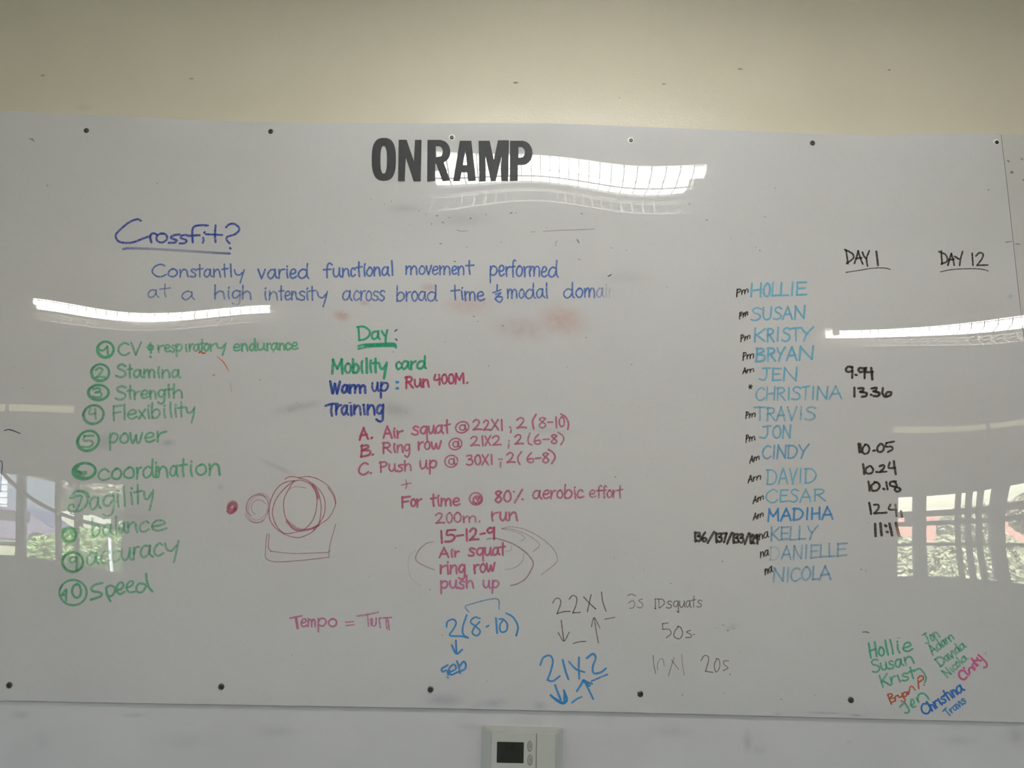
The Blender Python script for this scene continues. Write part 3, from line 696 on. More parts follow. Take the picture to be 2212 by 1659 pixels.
# -- blue heading and definition
T(Z2, "465,148 425,130 330,165 235,240 172,305 167,345 200,395 270,412 370,407 470,370 545,342/572,330 580,365 590,405/576,350 592,305 630,300 662,320/735,300 680,312 650,350 670,395 720,408 768,382 780,338 750,305 705,300/930,312 870,320 822,345 850,365 898,382 870,410 800,412/1010,318 960,325 938,350 970,365 1015,385 990,415 930,420/1265,205 1180,202 1110,215 1082,260 1085,405/1030,328 1165,320/1210,352 1216,380 1205,410/1224,290 1228,286/1358,205 1352,300 1357,400/1245,310 1435,318/1485,225 1520,192 1580,186 1632,222 1640,262 1590,310 1500,340 1488,375 1525,418/1533,476 1536,480",
  4.6, DBLUE, .86, 'dark blue handwritten heading word ending in a question mark', 'handwritten_word')
T(Z2, "255,488 330,478 600,485 1000,508 1250,525 1525,540", 5.4, DBLUE, .7, 'blue underline, worn thin in the middle', 'handwritten_underline',
  fade=lambda x, y: .45+.55*min(1, (abs(x-375)/125)**2))
word(Z2, "Constantly", [590,780,920,1050,1135,1215,1325,1430,1515,1575,1710], 818, 826, 152, 3.6, BLUE, .8, 'blue word "Constantly"')
word(Z3, "varied", [88,203,335,420,470,565,705], 398, 392, 178, 4, BLUE, .85, 'blue word "varied"')
word(Z3, "functional", [875,985,1095,1200,1262,1350,1390,1475,1568,1675,1720], 388, 358, 172, 4, BLUE, .85, 'blue word "functional"')
word(PX, "movement", [875,904,920,933,948,975,988,1005,1024], 593.5, 593, 30, 3.8, BLUE, .85, 'blue word "movement"')
word(Z4, "performed", [685,785,862,925,975,1060,1118,1250,1322,1435], 335, 345, 182, 3.8, BLUE, .82, 'blue word "performed"')
word(Z2, "at", [540,690,825], 1070, 1058, 155, 3.2, BLUE, .62, 'blue word "at"')
word(Z2, "a", [945,1110], 1095, 1095, 170, 3.2, BLUE, .66, 'blue word "a"')
word(Z2, "high", [1330,1490,1545,1665,1790], 1088, 1085, 165, 4, BLUE, .72, 'blue word "high"')
word(Z3, "intensity", [160,218,345,410,492,572,668,702,795,935], 650, 660, 170, 3.8, BLUE, .78, 'blue word "intensity"')
word(Z3, "across", [1098,1230,1318,1382,1462,1540,1615], 662, 660, 190, 3.6, BLUE, .76, 'blue word "across"')
word(PX, "broad", [855,876.5,888,904,922,944], 651.5, 650, 33.5, 3.6, BLUE, .76, 'blue word "broad"')
word(Z4, "time", [270,375,415,552,635], 588, 602, 160, 3.8, BLUE, .8, 'blue word "time"')
T(Z4, "775,430 772,490/728,515 790,492 815,480/758,532 815,515 775,555 752,582/765,560 825,560 828,590 802,618 768,600 756,585", 3.6, BLUE, .8, 'blue hand-drawn ampersand')
word(Z4, "modal", [878,1005,1075,1195,1295,1335], 578, 572, 165, 3.8, BLUE, .78, 'blue word "modal"')
word(Z4, "domain", [1488,1620,1715,1850,1940,1985,2050], 572, 565, 165, 3.6, BLUE, .85, 'blue word whose last letters are rubbed out', fade=lambda x, y: max(.05, min(1, (1325-x)/55)))

# -- green numbered list
def circled(Z, c, rot, num, box_, lw, d, col=GREEN, lab=None, loops=1):
    sts = []
    for k in range(loops): sts.append(ov(c[0]+k*4, c[1]-k*5, c[2]*(1-.07*k), c[3]*(1-.06*k), rot, 200+20*k, 575+10*k, 18))
    sts += glyphs(num, [box_[0], box_[1]], box_[3], box_[3], box_[3]-box_[2])
    return strokes(Z, sts, lw, col, d, 'circled_number', lab)
circled(D7, (210,158,80,78), 0, '1', (215,245,125,205), 5, .78, lab='green circled number of the first list line', loops=2)
T(D7, "145,152 165,162 190,165 225,130", 4.5, GREEN, .7)
word(D7, "CV", [325,450,560], 215, 205, 118, 4.6, GREEN, .66, 'green capital letters "CV"', fade=lambda x, y: 1 if x < 300 else .85)
T(D7, "640,95 645,150 645,185/612,135 665,130/625,155 665,150/625,115 660,120/640,222 645,228", 4.8, GREEN, .75)
word(D7, "respıratory", [705,775,835,880,955,1010,1050,1120,1150,1205,1270,1370], 182, 165, 112, 4.6, GREEN, .66, 'green first-line word with long tail y, third from the number')
word(D7, "endurance", [1430,1505,1580,1655,1750,1790,1870,1930,1985,2050], 172, 155, 108, 4.6, GREEN, .76, 'green word "endurance"')
circled(D7, (160,378,88,82), 0, '2', (110,205,330,425), 5, .62, lab='green circled number of the second list line', loops=2)
word(D7, "Stamina", [305,420,475,570,700,745,840,925], 420, 425, 122, 5, GREEN, .62, 'green word "Stamina"')
circled(D7, (143,568,100,74), 0, '3', (85,185,525,612), 5.2, .62, lab='green circled number of the third list line', loops=2)
word(D7, "Strength", [300,420,480,545,630,705,790,850,950], 635, 615, 128, 5, GREEN, .62, 'green word "Strength"')
circled(Z6, (535,190,120,108), -20, '4', (475,575,120,240), 5, .5, lab='green circled number of the fourth list line', loops=2)
word(Z6, "Flexibility", [750,870,915,1045,1140,1190,1310,1385,1455,1495,1585,1700], 252, 205, 168, 4.8, GREEN, .6, 'green word "Flexibility"')
circled(Z6, (475,488,130,112), -30, '5', (395,545,425,560), 5, .6, lab='green circled number of the fifth list line', loops=2)
word(Z6, "power", [705,832,948,1112,1245,1370], 520, 495, 185, 5, GREEN, .66, 'green word "power"')
circled(Z6, (430,832,132,92), -5, '6', (315,400,770,880), 5.4, .72, lab='green circled number of the sixth list line', loops=2)
T(Z6, "330,800 400,870 450,860/340,850 450,840/350,890 430,900", 5.5, GREEN, .5)
word(Z6, "coordination", [582,735,870,1022,1088,1240,1262,1400,1510,1615,1690,1840,1985], 935, 872, 205, 5, GREEN, .74, 'green word "coordination"')
T(Z7, "775,375 830,385 870,440 860,510 790,570 700,570 680,530 720,500 735,530/720,440 770,420 815,425 800,480 765,560/700,440 760,375 850,380 885,430", 5, GREEN, .6, 'green circled number of the seventh list line', 'circled_number')
word(Z7, "agility", [890,1010,1150,1200,1285,1335,1420,1535], 560, 480, 195, 4.8, GREEN, .62, 'green word "agility"')
strokes(Z7, [ov(690,810,68+0*k,78-k*16,0,10+k*40,380,12) for k in range(2)]+[[(620,750),(760,745)],[(620,775),(765,785)],[(650,830),(700,800),(740,840)]], 5.6, ink(88,162,112), .5, 'circled_number', 'green circled number of the eighth list line, almost filled in')
word(D6, "balance", [665,830,1015,1075,1200,1380,1550,1805], 400, 315, 262, 4.6, GREEN, .6, 'green word "balance"')
circled(D6, (392,792,158,150), 0, '9', (320,470,705,900), 5, .58, ink(80,156,112), 'green circled number of the ninth list line', 2)
word(D6, "accuracy", [590,800,970,1110,1290,1390,1600,1760,1990], 845, 660, 300, 5, GREEN, .6, 'green word "accuracy"', fade=lambda x, y: .35+.65*min(1, abs(x-243)/35) if x < 278 else 1)
circled(D6, (400,1245,203,188), 0, '0', (370,530,1115,1325), 5, .72, lab='green circled number of the last list line')
T(D6, "235,1275 300,1195 295,1290 297,1365/225,1290 290,1270", 5, GREEN, .75)
T(D6, "835,1100 720,1130 670,1185 700,1225 790,1240 830,1270 790,1310 665,1350/900,1165 960,1140 1020,1170 1015,1250 960,1300 900,1270/895,1180 910,1280 955,1368/1050,1210 1120,1190 1155,1130 1110,1090 1060,1140 1050,1220 1100,1268 1165,1235/1200,1170 1260,1150 1300,1100 1270,1070 1215,1110 1200,1190 1250,1240 1320,1230/1470,1120 1390,1110 1345,1170 1370,1240 1440,1230 1490,1150/1490,970 1500,1060 1530,1160 1580,1225", 5.2, GREEN, .74, 'green word "speed"', 'handwritten_word')

# -- middle column
T(A1, "520,95 528,170 530,250/508,92 580,85 650,130 650,190 600,235 540,245/745,145 700,150 680,195 700,235 745,215 760,170/760,140 755,200 775,235/800,140 830,190 845,195/865,130 850,200 845,280", 4.8, DGREEN, .88, 'dark green heading word "Day"', 'handwritten_word')
T(A1, "520,318 600,300 750,293 945,290 970,335/520,352 650,325 800,318 950,318/600,312 800,305 930,303", 5, DGREEN, .8, 'thick double green underline', 'handwritten_underline')
T(A1, "958,140 980,122/968,235 982,248", 3.2, NAVY, .85, 'blue colon after the green heading')
word(A1, "Mobility", [195,352,445,535,595,648,695,765,865], 645, 628, 165, 5.6, DGREEN, .85, 'green word "Mobility"', xh=1.1)
word(A1, "card", [968,1035,1140,1215,1330], 597, 585, 150, 5.2, DGREEN, .85, 'green word "card"')
word(A1, "Warm", [178,318,412,468,615], 885, 875, 140, 5.6, NAVY, .88, 'dark blue word "Warm"', xh=1.1)
word(A1, "up", [680,770,885], 868, 862, 180, 5, NAVY, .85, 'dark blue word "up"')
T(A1, "978,750 992,750/980,825 992,823", 5.4, AZ, .85, 'bright blue colon')
word(A1, "Run", [1078,1185,1285,1365], 822, 802, 135, 5, MAG, .85, 'crimson word "Run"', xh=1.15)
word(A1, "400M.", [1422,1510,1590,1670,1795,1850], 775, 762, 115, 4.6, MAG, .85, 'crimson distance "400M."')
T(A1, "130,1032 200,1010 270,1008/205,1020 195,1090 205,1150", 5, NAVY, .88)
word(A1, "raınıng", [245,318,408,460,565,618,732,820], 1145, 1138, 190, 5.2, NAVY, .9, 'dark blue rest of the word "Training"')
T(A1, "405,997 435,993/565,1022 595,1020", 2.4, NAVY, .7)

def at_sign(Z, cx, cy, rx, ry, col=PINK, d=.75):
    strokes(Z, [ov(cx, cy, rx, ry, -20, 40, 385, 16), ov(cx+3, cy+3, rx*.45, ry*.5, 0, 0, 380, 10), [(cx+rx*.45, cy-ry*.5), (cx+rx*.4, cy+ry*.4), (cx+rx*.75, cy+ry*.45)]], 3.4, col, d, 'handwritten_mark', 'pink at sign')
Lp = 3.8
word(A2, "A.", [68,165,215], 308, 290, 105, 5, MAG, .85, 'crimson line letter "A."')
word(A2, "Air", [295,392,425,490], 292, 290, 108, 4.6, PINK, .85, 'pink word "Air" after the line letter')
word(A2, "squat", [572,648,728,800,880,942], 262, 245, 125, 4.4, PINK, .85, 'pink word "squat" after the line letter')
at_sign(A2, 1055, 190, 64, 52)
word(A2, "22X1", [1150,1250,1330,1410,1450], 218, 216, 98, 4, PINK, .82, 'pink tempo number, top line')
T(A2, "1510,188 1514,192/1522,215 1518,240", 4, PINK, .7)
word(A2, "2(8-10)".replace('(', ' ').replace(')', ' '), [1565,1680,1775,1870,1930,1975,2040,2060], 200, 188, 98, 3.8, PINK, .78, 'pink set range, top line')
T(A2, "1760,68 1728,130 1738,205", 4, PINK, .78); T(A2, "2000,65 2045,95 2070,150 2065,208", 4, PINK, .78)
word(A2, "B.", [78,188,215], 474, 455, 108, 4.8, MAG, .82, 'crimson line letter "B."')
word(A2, "Ring", [288,388,428,500,555], 436, 425, 100, 4.2, PINK, .78, 'pink word "Ring"', xh=1.15)
word(A2, "row", [628,690,758,858], 410, 398, 125, 4.4, PINK, .8, 'pink word "row" on the second lettered line')
at_sign(A2, 990, 350, 62, 54)
word(A2, "21X2", [1125,1228,1268,1335,1430], 368, 360, 90, 3.8, PINK, .8, 'pink tempo number, second line')
T(A2, "1500,318 1503,321/1502,345 1496,388", 3.6, PINK, .65)
word(A2, "2 6-8", [1548,1648,1730,1822,1895,1970], 352, 350, 92, 3.8, PINK, .78, 'pink set range, second line')
T(A2, "1702,248 1684,300 1690,345 1722,358", 3.8, PINK, .7); T(A2, "1972,240 2015,270 2025,310 1998,355", 3.8, PINK, .7)
word(A2, "C.", [62,165,195], 655, 632, 112, 4.4, PINK, .8, 'pink line letter "C."')
word(A2, "Push", [262,350,430,498,572], 620, 605, 98, 4, PINK, .78, 'pink word "Push"', xh=1.2)
word(A2, "up", [645,732,818], 590, 580, 130, 4.2, PINK, .8, 'pink word "up" on the third lettered line')
at_sign(A2, 950, 515, 62, 56)
word(A2, "30X1", [1090,1170,1240,1315,1355], 550, 546, 95, 4, PINK, .78, 'pink tempo number, third line')
T(A2, "1405,495 1435,495/1422,525 1420,568", 3.8, PINK, .68)
word(A2, "2 6-8", [1472,1570,1665,1752,1812,1890], 530, 532, 98, 4, PINK, .8, 'pink set range, third line')
T(A2, "1620,425 1590,470 1588,510 1606,545", 4, PINK, .72); T(A2, "1880,403 1925,435 1942,480 1912,535", 4, PINK, .72)
T(A2, "475,742 565,724/515,695 525,735 515,775", 3.2, PINK, .6, 'pink plus sign')

word(A3, "For", [108,192,243,292], 272, 260, 95, 4.6, PINK, .8, 'pink word "For"', xh=1.15)
word(A3, "time", [368,425,455,562,628], 260, 252, 105, 4.6, PINK, .84, 'pink word "time"')
strokes(A3, [ov(770,195,56,54,0,0,380,14), ov(785,205,38,34,0,40,400,12), [(765,185),(790,200),(800,180),(785,215)], [(740,225),(785,235),(820,205)]], 4, PINK, .78, 'handwritten_mark', 'pink at sign blotted with ink')
word(A3, "80%", [932,1012,1092,1195], 228, 218, 102, 4.4, PINK, .8, 'pink percentage figure')
word(A3, "aerobic", [1270,1358,1428,1482,1548,1632,1662,1722], 195, 188, 118, 4.2, PINK, .72, 'pink word "aerobic"')
word(A3, "effort", [1770,1838,1888,1928,1980,2025,2068], 186, 184, 108, 3.8, PINK, .66, 'pink word "effort"')
word(A3, "200m.", [405,502,570,650,790,812], 415, 398, 92, 4, PINK, .66, 'pink distance figure "200m."')
word(A3, "run", [902,978,1055,1142], 392, 385, 125, 4.4, PINK, .78, 'pink word "run"')
word(A3, "15-12-9", [442,492,600,672,705,805,858,942], 584, 548, 104, 4.8, MAG, .85, 'crimson round numbers')
word(A3, "Air", [442,540,578,622], 716, 708, 82, 4.4, PINK, .82, 'pink word "Air" in the exercise list')
word(A3, "squat", [700,768,845,915,985,1030], 702, 692, 112, 4.6, PINK, .84, 'pink word "squat" in the exercise list')
word(A3, "ring", [450,508,538,612,675], 860, 852, 125, 4.6, PINK, .84, 'pink word "ring" in the exercise list')
word(A3, "row", [748,802,862,942], 855, 840, 125, 4.4, PINK, .84, 'pink word "row" in the exercise list')
word(A3, "push", [450,535,612,678,752], 992, 986, 112, 4.4, LPINK, .82, 'pink word "push" in the exercise list')
word(A3, "up", [828,905,978], 985, 985, 110, 4.4, LPINK, .7, 'pink word "up" in the exercise list')
DP = ink(140, 95, 100)
T(A3, "395,575 330,590 265,650 237,712 252,752 320,790 400,822", 2.2, DP, .6, 'thin curved arrow left of the exercise list', 'drawn_arrow', taper=.4)
T(A3, "240,650 182,700 172,790 200,900 285,970", 2, DP, .2, 'faint outer arrow left of the exercise list', 'drawn_arrow')
T(A3, "360,995 366,999", 2.4, DP, .6)
T(A3, "1000,457 1080,442 1200,465 1330,530 1440,620 1490,710 1470,770 1350,865", 2, DP, .42, 'thin outermost arrow right of the exercise list', 'drawn_arrow')
T(A3, "1000,459 1100,465 1220,510 1310,570 1330,612 1275,662", 1.8, DP, .42, 'thin middle arrow right of the exercise list', 'drawn_arrow')
T(A3, "1000,461 1130,490 1205,540 1170,568", 1.8, DP, .42, 'thin shortest arrow right of the exercise list', 'drawn_arrow')
T(A3, "870,550 950,545 1090,590 1200,660 1270,740 1270,800 1210,900 1140,945 1080,962", 3, DP, .5, 'stronger arrow curving from the round numbers to the bottom line', 'drawn_arrow')
T(A3, "1030,822 1120,800 1185,740 1190,680/1035,662 1080,648 1082,610", 1.8, DP, .38, 'faint arrow ending beside the row word', 'drawn_arrow')

T(A4, "105,258 205,238/160,250 168,300 175,345/150,252 165,345", 3.6, LPINK, .8)
word(A4, "empo", [195,252,332,425,508], 332, 330, 112, 3.8, LPINK, .72, 'pink word "Tempo" left of the equals sign')
T(A4, "580,293 645,287/582,321 650,314", 3.2, LPINK, .75, 'pink equals sign')
T(A4, "675,240 760,228 855,208/765,225 775,325/790,265 800,320/805,262 808,320 835,318 840,258/868,258 970,252/865,262 875,340/935,258 945,305 950,355/922,262 932,350", 3.4, LPINK, .62, 'pink abbreviation right of the equals sign', 'handwritten_word')
T(A4, "1440,332 1450,285 1500,268 1522,300 1500,350 1468,405 1560,412 1622,425/1612,232 1580,330 1582,395 1622,425/1725,260 1680,250 1645,290 1690,330 1728,370 1700,408 1660,385 1680,335 1722,290/1780,332 1798,322/1862,258 1872,385/1925,270 1895,320 1905,375 1950,365 1958,310 1925,268 1890,265/1950,215 2010,252 2050,330 2035,405", 4, AZ, .82, 'blue set range in brackets', 'handwritten_word')
T(A4, "1630,205 1600,165 1640,140 1865,92 1890,180", 2.6, AZ, .62, 'thin blue bracket drawn over the set range')
T(A4, "1520,450 1525,560/1485,490 1525,562 1572,527", 4.4, AZ, .85, 'blue arrow pointing down under the set range', 'drawn_arrow')
T(A4, "1448,660 1400,690 1405,715 1442,705 1455,740/1465,720 1520,690 1502,652 1462,690 1478,740 1535,718/1530,625 1545,670 1556,728/1550,715 1598,690 1604,650 1585,628 1550,672/1447,762 1453,766", 4.4, AZ, .82, 'small slanting blue word under the arrow', 'handwritten_word')

# -- thin grey and blue tempo notes
T(A5, "240,188 262,150 300,145 315,190 280,290/280,290 340,272 405,268/395,152 430,115 468,138 460,210 430,282/430,282 500,278/535,130 590,190 650,245/605,110 570,270/705,85 718,180 748,265", 2.6, GREY, .82, 'grey tempo number', 'handwritten_word')
T(A5, "955,118 990,103 1030,120/965,188 1000,165 1022,190 1010,232 975,240/1095,150 1060,165 1100,200 1080,235 1045,225", 2.3, GREY, .6, 'faint grey seconds figure', 'handwritten_word')
T(A5, "1217,150 1220,195 1220,240/1252,150 1256,235/1225,150 1290,155 1305,195 1260,235", 2.3, GREY, .62)
word(A5, "squats", [1322,1385,1448,1508,1565,1612,1668], 240, 225, 108, 2.4, GREY, .72, 'thin grey word "squats"')
T(A5, "1428,268 1432,272", 2.6, BLACK, .8); T(A5, "1218,240 1222,243", 2.6, BLACK, .8)
T(A5, "320,355 332,450 345,550/290,470 345,553 396,468", 2.4, GREY, .9, 'grey arrow pointing down', 'drawn_arrow')
T(A5, "435,575 490,560 555,555", 2.6, GREY, .75)
T(A5, "675,570 650,430 635,330/608,415 635,330 690,430", 2.4, GREY, .7, 'grey arrow pointing up', 'drawn_arrow')
T(A5, "738,343 830,325", 2.2, GREY, .75)
T(A5, "1290,385 1340,378/1288,385 1290,440/1290,440 1350,440 1370,480 1325,520/1440,415 1405,460 1400,510 1450,530 1480,480 1460,420 1430,412/1555,450 1515,465 1560,490 1560,515 1510,518/1588,488 1591,490", 2.4, GREY, .7, 'grey figure "50s."', 'handwritten_word')
T(A5, "1198,690 1205,780 1222,860/1242,830 1240,790 1255,735 1290,722 1305,790/1400,710 1370,800 1345,885/1375,735 1440,820/1470,680 1480,780 1496,880", 2.2, GREY, .45, 'faint half-wiped grey tempo number', 'handwritten_word')
T(A5, "1655,740 1690,690 1730,715 1700,840/1700,840 1770,852/1810,722 1782,780 1800,848 1835,800 1828,728 1800,720/1920,740 1872,745 1880,780 1915,808 1870,835/1934,868 1937,872", 2.4, GREY, .62, 'faint grey figure "20s."', 'handwritten_word')
T(A5, "120,780 150,710 210,690 240,740 220,840 190,920/190,925 240,935 305,888/335,735 362,840 388,915/395,750 460,820 540,848/490,710 488,810 492,910/565,715 620,675 650,710 622,800 632,860 700,850 745,815", 4.4, AZ, .82, 'blue tempo number', 'handwritten_word')
T(A5, "610,935 690,900 760,872", 4.2, AZ, .72, 'short blue underline under the last digit', 'handwritten_underline')
T(A5, "262,975 290,1050 315,1110/220,1070 290,1130 345,1148 375,1110 345,1025/240,1090 330,1140/350,1060 350,1130", 4.6, AZ, .84, 'thick blue arrow pointing down', 'drawn_arrow')
T(A5, "425,1140 470,1105 515,1085", 3.8, AZ, .85)
T(A5, "625,1105 580,1010 540,930/470,1030 515,960 530,925 570,945 612,960/530,935 590,980", 4.6, AZ, .82, 'thick blue arrow pointing up', 'drawn_arrow')

# -- right column
T(A6, "908,72 915,120 922,168/900,65 955,95 960,130 912,165/970,165 985,120 997,75/997,75 1012,125 1030,170/980,130 1022,126/1028,85 1040,115 1055,130/1078,75 1058,130 1065,185", 3.9, BLACK, .92, 'black column heading "DAY"', 'handwritten_word')
T(A6, "1130,80 1142,178", 4.6, BLACK, .94, 'black digit after the first column heading', 'handwritten_word')
T(A6, "908,232 1000,218 1100,202 1190,200 1230,210", 2, BLACK, .9, 'thin black underline of the first column heading', 'handwritten_underline')
T(A6, "1606,75 1608,125 1612,170/1590,80 1640,105 1648,150 1605,170/1655,178 1668,130 1680,95/1680,95 1692,135 1700,178/1662,140 1698,136/1705,115 1735,135/1762,80 1748,130 1740,180", 3.9, BLACK, .92, 'black column heading "DAY" at the right', 'handwritten_word')
T(A6, "1832,92 1838,180/1860,112 1885,88 1912,98 1905,130 1868,180/1868,180 1945,178", 3.6, BLACK, .92, 'black two-digit number after the right column heading', 'handwritten_word')
T(A6, "1598,228 1680,212 1800,205 1900,208 1950,222", 2, BLACK, .9, 'thin black underline of the right column heading', 'handwritten_underline')
ORD = ['first','second','third','fourth','fifth','sixth','seventh','eighth','ninth','tenth','eleventh','twelfth','thirteenth','last']
NM = [(A6,"HOLLIE",[200,298,358,420,495,535,618],412,400,98,4.2,SKY,.78),(A6,"SUSAN",[205,292,372,440,522,608],588,568,92,4.2,SKY,.68),
 (A6,"KRISTY",[225,322,385,432,505,572,672],742,730,98,4.4,SKY,.66),(A7,"BRYAN",[355,480,585,692,822,992],208,182,145,4.6,SKY,.7),
 (A7,"JEN",[392,530,648,815],418,412,140,4,SKY,.66),(A7,"CHRISTINA",[360,468,585,698,748,858,955,1020,1155,1300],630,612,140,3.8,SKY,.64),
 (A7,"TRAVIS",[342,475,585,695,825,885,1012],848,838,145,4.2,SKY,.54),(A7,"JON",[395,540,650,742],1048,1035,138,4.2,SKY,.62),
 (A7,"CINDY",[432,535,590,702,825,942],1268,1248,145,4,SKYB,.66),(A8,"DAVID",[740,852,950,1032,1090,1202],455,442,140,3.8,SKY,.64),
 (A8,"CESAR",[735,862,955,1045,1172,1292],620,606,115,3.4,SKY,.72),(A8,"MADIHA",[752,872,985,1092,1150,1250,1358],788,768,108,4.4,AZ,.8),
 (A8,"KELLY",[778,872,955,1035,1115,1222],972,956,122,4,SKYB,.54),(A8,"DANIELLE",[770,878,985,1082,1142,1232,1310,1385,1488],1152,1112,122,4,SKYB,.5),
 (A8,"NICOLA",[800,918,968,1062,1165,1225,1340],1348,1326,125,4.2,SKYB,.52)]
OB = ['topmost','second','third','fourth','fifth','sixth, longest upper','seventh','eighth','ninth','tenth','eleventh','twelfth, boldest','thirteenth','fourteenth','bottom']
for k, (Z, tx, x_, b0, b1, cp, lw, c_, d_) in enumerate(NM):
    fd = (lambda x, y: .35 if x < 1688 else 1) if tx == "DANIELLE" else None
    word(Z, tx, x_, b0, b1, cp, lw, c_, d_, OB[k]+' light blue capital name in the right-hand list', fade=fd, slant=.04)
for k, (Z, tx, x_, b0, b1, cp) in enumerate([(A6,"Pm",[100,138,192],410,378,50),(A6,"Pm",[122,150,188],578,542,48),(A6,"Pm",[132,160,207],742,716,48),(A7,"Pm",[220,262,345],195,165,82),
  (A7,"Am",[222,262,348],338,312,58),(A7,"Pm",[252,288,362],828,800,72),(A7,"Pm",[252,288,356],1085,1055,78),(A8,"Am",[592,628,682],258,222,62),
  (A8,"Am",[575,620,698],438,402,60),(A8,"Am",[622,660,722],630,585,58),(A8,"Am",[622,660,720],782,742,58)]):
    word(Z, tx, x_, b0, b1, cp, 2.8, BLACK, .92, 'small black "%s" before the %s name' % (tx, ('first','second','third','fourth','fifth','seventh','eighth','ninth','tenth','eleventh','twelfth')[k]), slant=.1)
for Z, x_, b0, b1, o_ in ((A8,[678,718,768],965,938,'third from bottom'),(A8,[688,728,768],1130,1105,'second from bottom'),(A8,[732,765,802],1285,1255,'bottom')):
    word(Z, "na", x_, b0, b1, 88, 2.9, BLACK, .92, 'small black "na" before the %s name' % o_)
word(A7, "*", [278,332], 512, 508, 60, 2.3, BLACK, .92, 'small black asterisk before a name')
T(A7, "1412,268 1372,262 1342,290 1360,318 1412,310/1412,268 1415,330 1412,382/1450,350 1460,352/1545,285 1500,275 1478,295 1500,322 1545,310/1548,278 1546,385/1565,275 1560,318 1635,318/1618,278 1625,330 1630,398", 5.1, BLACK, .95, 'black score beside the fifth name', 'handwritten_score')
T(A7, "1436,492 1436,585/1480,498 1535,495 1520,530 1500,535/1500,535 1570,550 1560,580 1520,588/1617,566 1623,568/1625,498 1680,492 1660,525 1645,530/1645,530 1710,548 1690,580 1650,580/1745,495 1742,550 1770,590 1830,570 1835,540 1790,540 1775,570", 5.1, BLACK, .95, 'black score beside the sixth name', 'handwritten_score')
T(A7, "1480,1098 1490,1190/1500,1100 1508,1190/1555,1110 1525,1150 1535,1205 1580,1200 1600,1150 1575,1110 1550,1108/1640,1175 1660,1172/1715,1100 1685,1140 1695,1185 1740,1180 1758,1135 1735,1102/1865,1075 1785,1090/1785,1090 1775,1130 1840,1130 1850,1160 1800,1188", 4.4, BLACK, .95, 'black score beside the ninth name', 'handwritten_score')
T(A8, "1635,268 1642,310 1645,355/1690,285 1660,310 1668,350 1710,350 1728,315 1705,285/1758,338 1768,340/1788,285 1825,275 1828,300 1790,338/1790,338 1848,335/1880,250 1870,300 1930,300/1918,240 1925,300 1935,358", 4.6, BLACK, .94, 'black score beside the tenth name', 'handwritten_score')
T(A8, "1685,428 1692,470 1695,510/1745,435 1712,465 1720,508 1765,505 1788,465 1765,435 1740,432/1822,492 1830,496/1848,432 1860,498/1935,425 1890,430 1885,462 1950,480 1982,500 1950,520 1925,500 1945,465 1925,428", 4.8, BLACK, .95, 'black score beside the eleventh name', 'handwritten_score')
T(A8, "1692,625 1702,675 1708,722/1735,640 1775,640 1775,675 1738,718/1738,718 1812,715/1832,713 1848,712/1885,640 1872,680 1940,685/1932,640 1938,690 1942,740/1985,700 1992,748", 4.6, BLACK, .95, 'black score beside the twelfth name', 'handwritten_score')
T(A8, "1745,818 1750,925/1795,812 1805,918/1840,830 1845,834/1855,888 1860,890/1878,815 1902,918/1938,810 1965,922", 5.8, BLACK, .95, 'black score beside the thirteenth name', 'handwritten_score')
word(A8, "136/137/133/129", [82,105,150,205,272,300,345,385,435,455,495,545,590,610,640,668], 975, 995, 82, 5.2, BLACK, .92, 'cramped thick black row of numbers left of a name')

# -- cluster of slanting names at lower right
word(B1, "Hollie", [265,400,510,572,665,758,915], 560, 455, 215, 4.4, TEAL, .82, 'green slanting name at the top of the lower right cluster', perp=True)
word(B1, "Susan", [310,445,560,650,790,940], 790, 640, 190, 4, TEAL, .72, 'green slanting name, second of the lower right cluster', perp=True)
word(B1, "Krıst", [440,590,680,750,880,960], 1000, 860, 175, 4.2, TEAL, .72, 'green slanting name, third of the lower right cluster', perp=True)
T(B1, "930,760 1010,720 1080,790 1110,870 1090,930", 4.2, TEAL, .72, 'long green letter tail')
T(B1, "540,1115 560,1170 590,1250/535,1110 580,1095 610,1120 560,1165/565,1170 625,1160 655,1195 595,1225/650,1200 650,1140 690,1120/690,1120 710,1150 740,1135/750,1090 765,1150 800,1180 780,1215 740,1205/760,1120 800,1140 825,1100 790,1070 760,1110/830,1070 845,1105/855,1085 870,1000 900,985 945,1040/990,900 995,960 1000,1020/985,870 1020,830 1065,840 1065,880 1010,920/1076,964 1084,967", 3.3, BROWN, .88, 'rust-brown slanting name with initial', 'handwritten_word')
T(B1, "720,1290 760,1250/790,1230 830,1290 860,1350 830,1385 800,1380/880,1270 930,1240 920,1190 890,1180 885,1250 910,1300 950,1285/965,1160 1000,1220/985,1190 1000,1110 1060,1090 1110,1120 1150,1175", 4.2, TEAL, .72, 'green slanting name under the brown one', 'handwritten_word')
word(B1, "Chrıstına", [1085,1195,1262,1325,1360,1430,1485,1525,1590,1685], 1425, 1040, 160, 4.4, ink(26,96,168), .88, 'strong blue slanting name, longest of the cluster', perp=True)
word(B1, "Travıs", [1435,1495,1540,1600,1645,1665,1715], 1445, 1215, 118, 3.4, ink(52,120,176), .76, 'small blue slanting name at the bottom', perp=True)
word(B1, "Jon", [1110,1200,1250,1320], 370, 250, 165, 3.8, TEAL, .56, 'green slanting name, top of the right-hand four', perp=True)
word(B1, "Adam", [1205,1290,1370,1430,1535], 520, 270, 140, 3.8, TEAL, .6, 'green slanting name, second of the right-hand four', perp=True)
word(B1, "Davıda", [1315,1420,1480,1540,1570,1640,1715], 700, 400, 140, 3.8, TEAL, .6, 'green slanting name, third of the right-hand four', perp=True)
word(B1, "Nıcola", [1420,1500,1540,1590,1640,1670,1740], 860, 580, 130, 3.8, TEAL, .56, 'green slanting name, lowest of the right-hand four', perp=True)
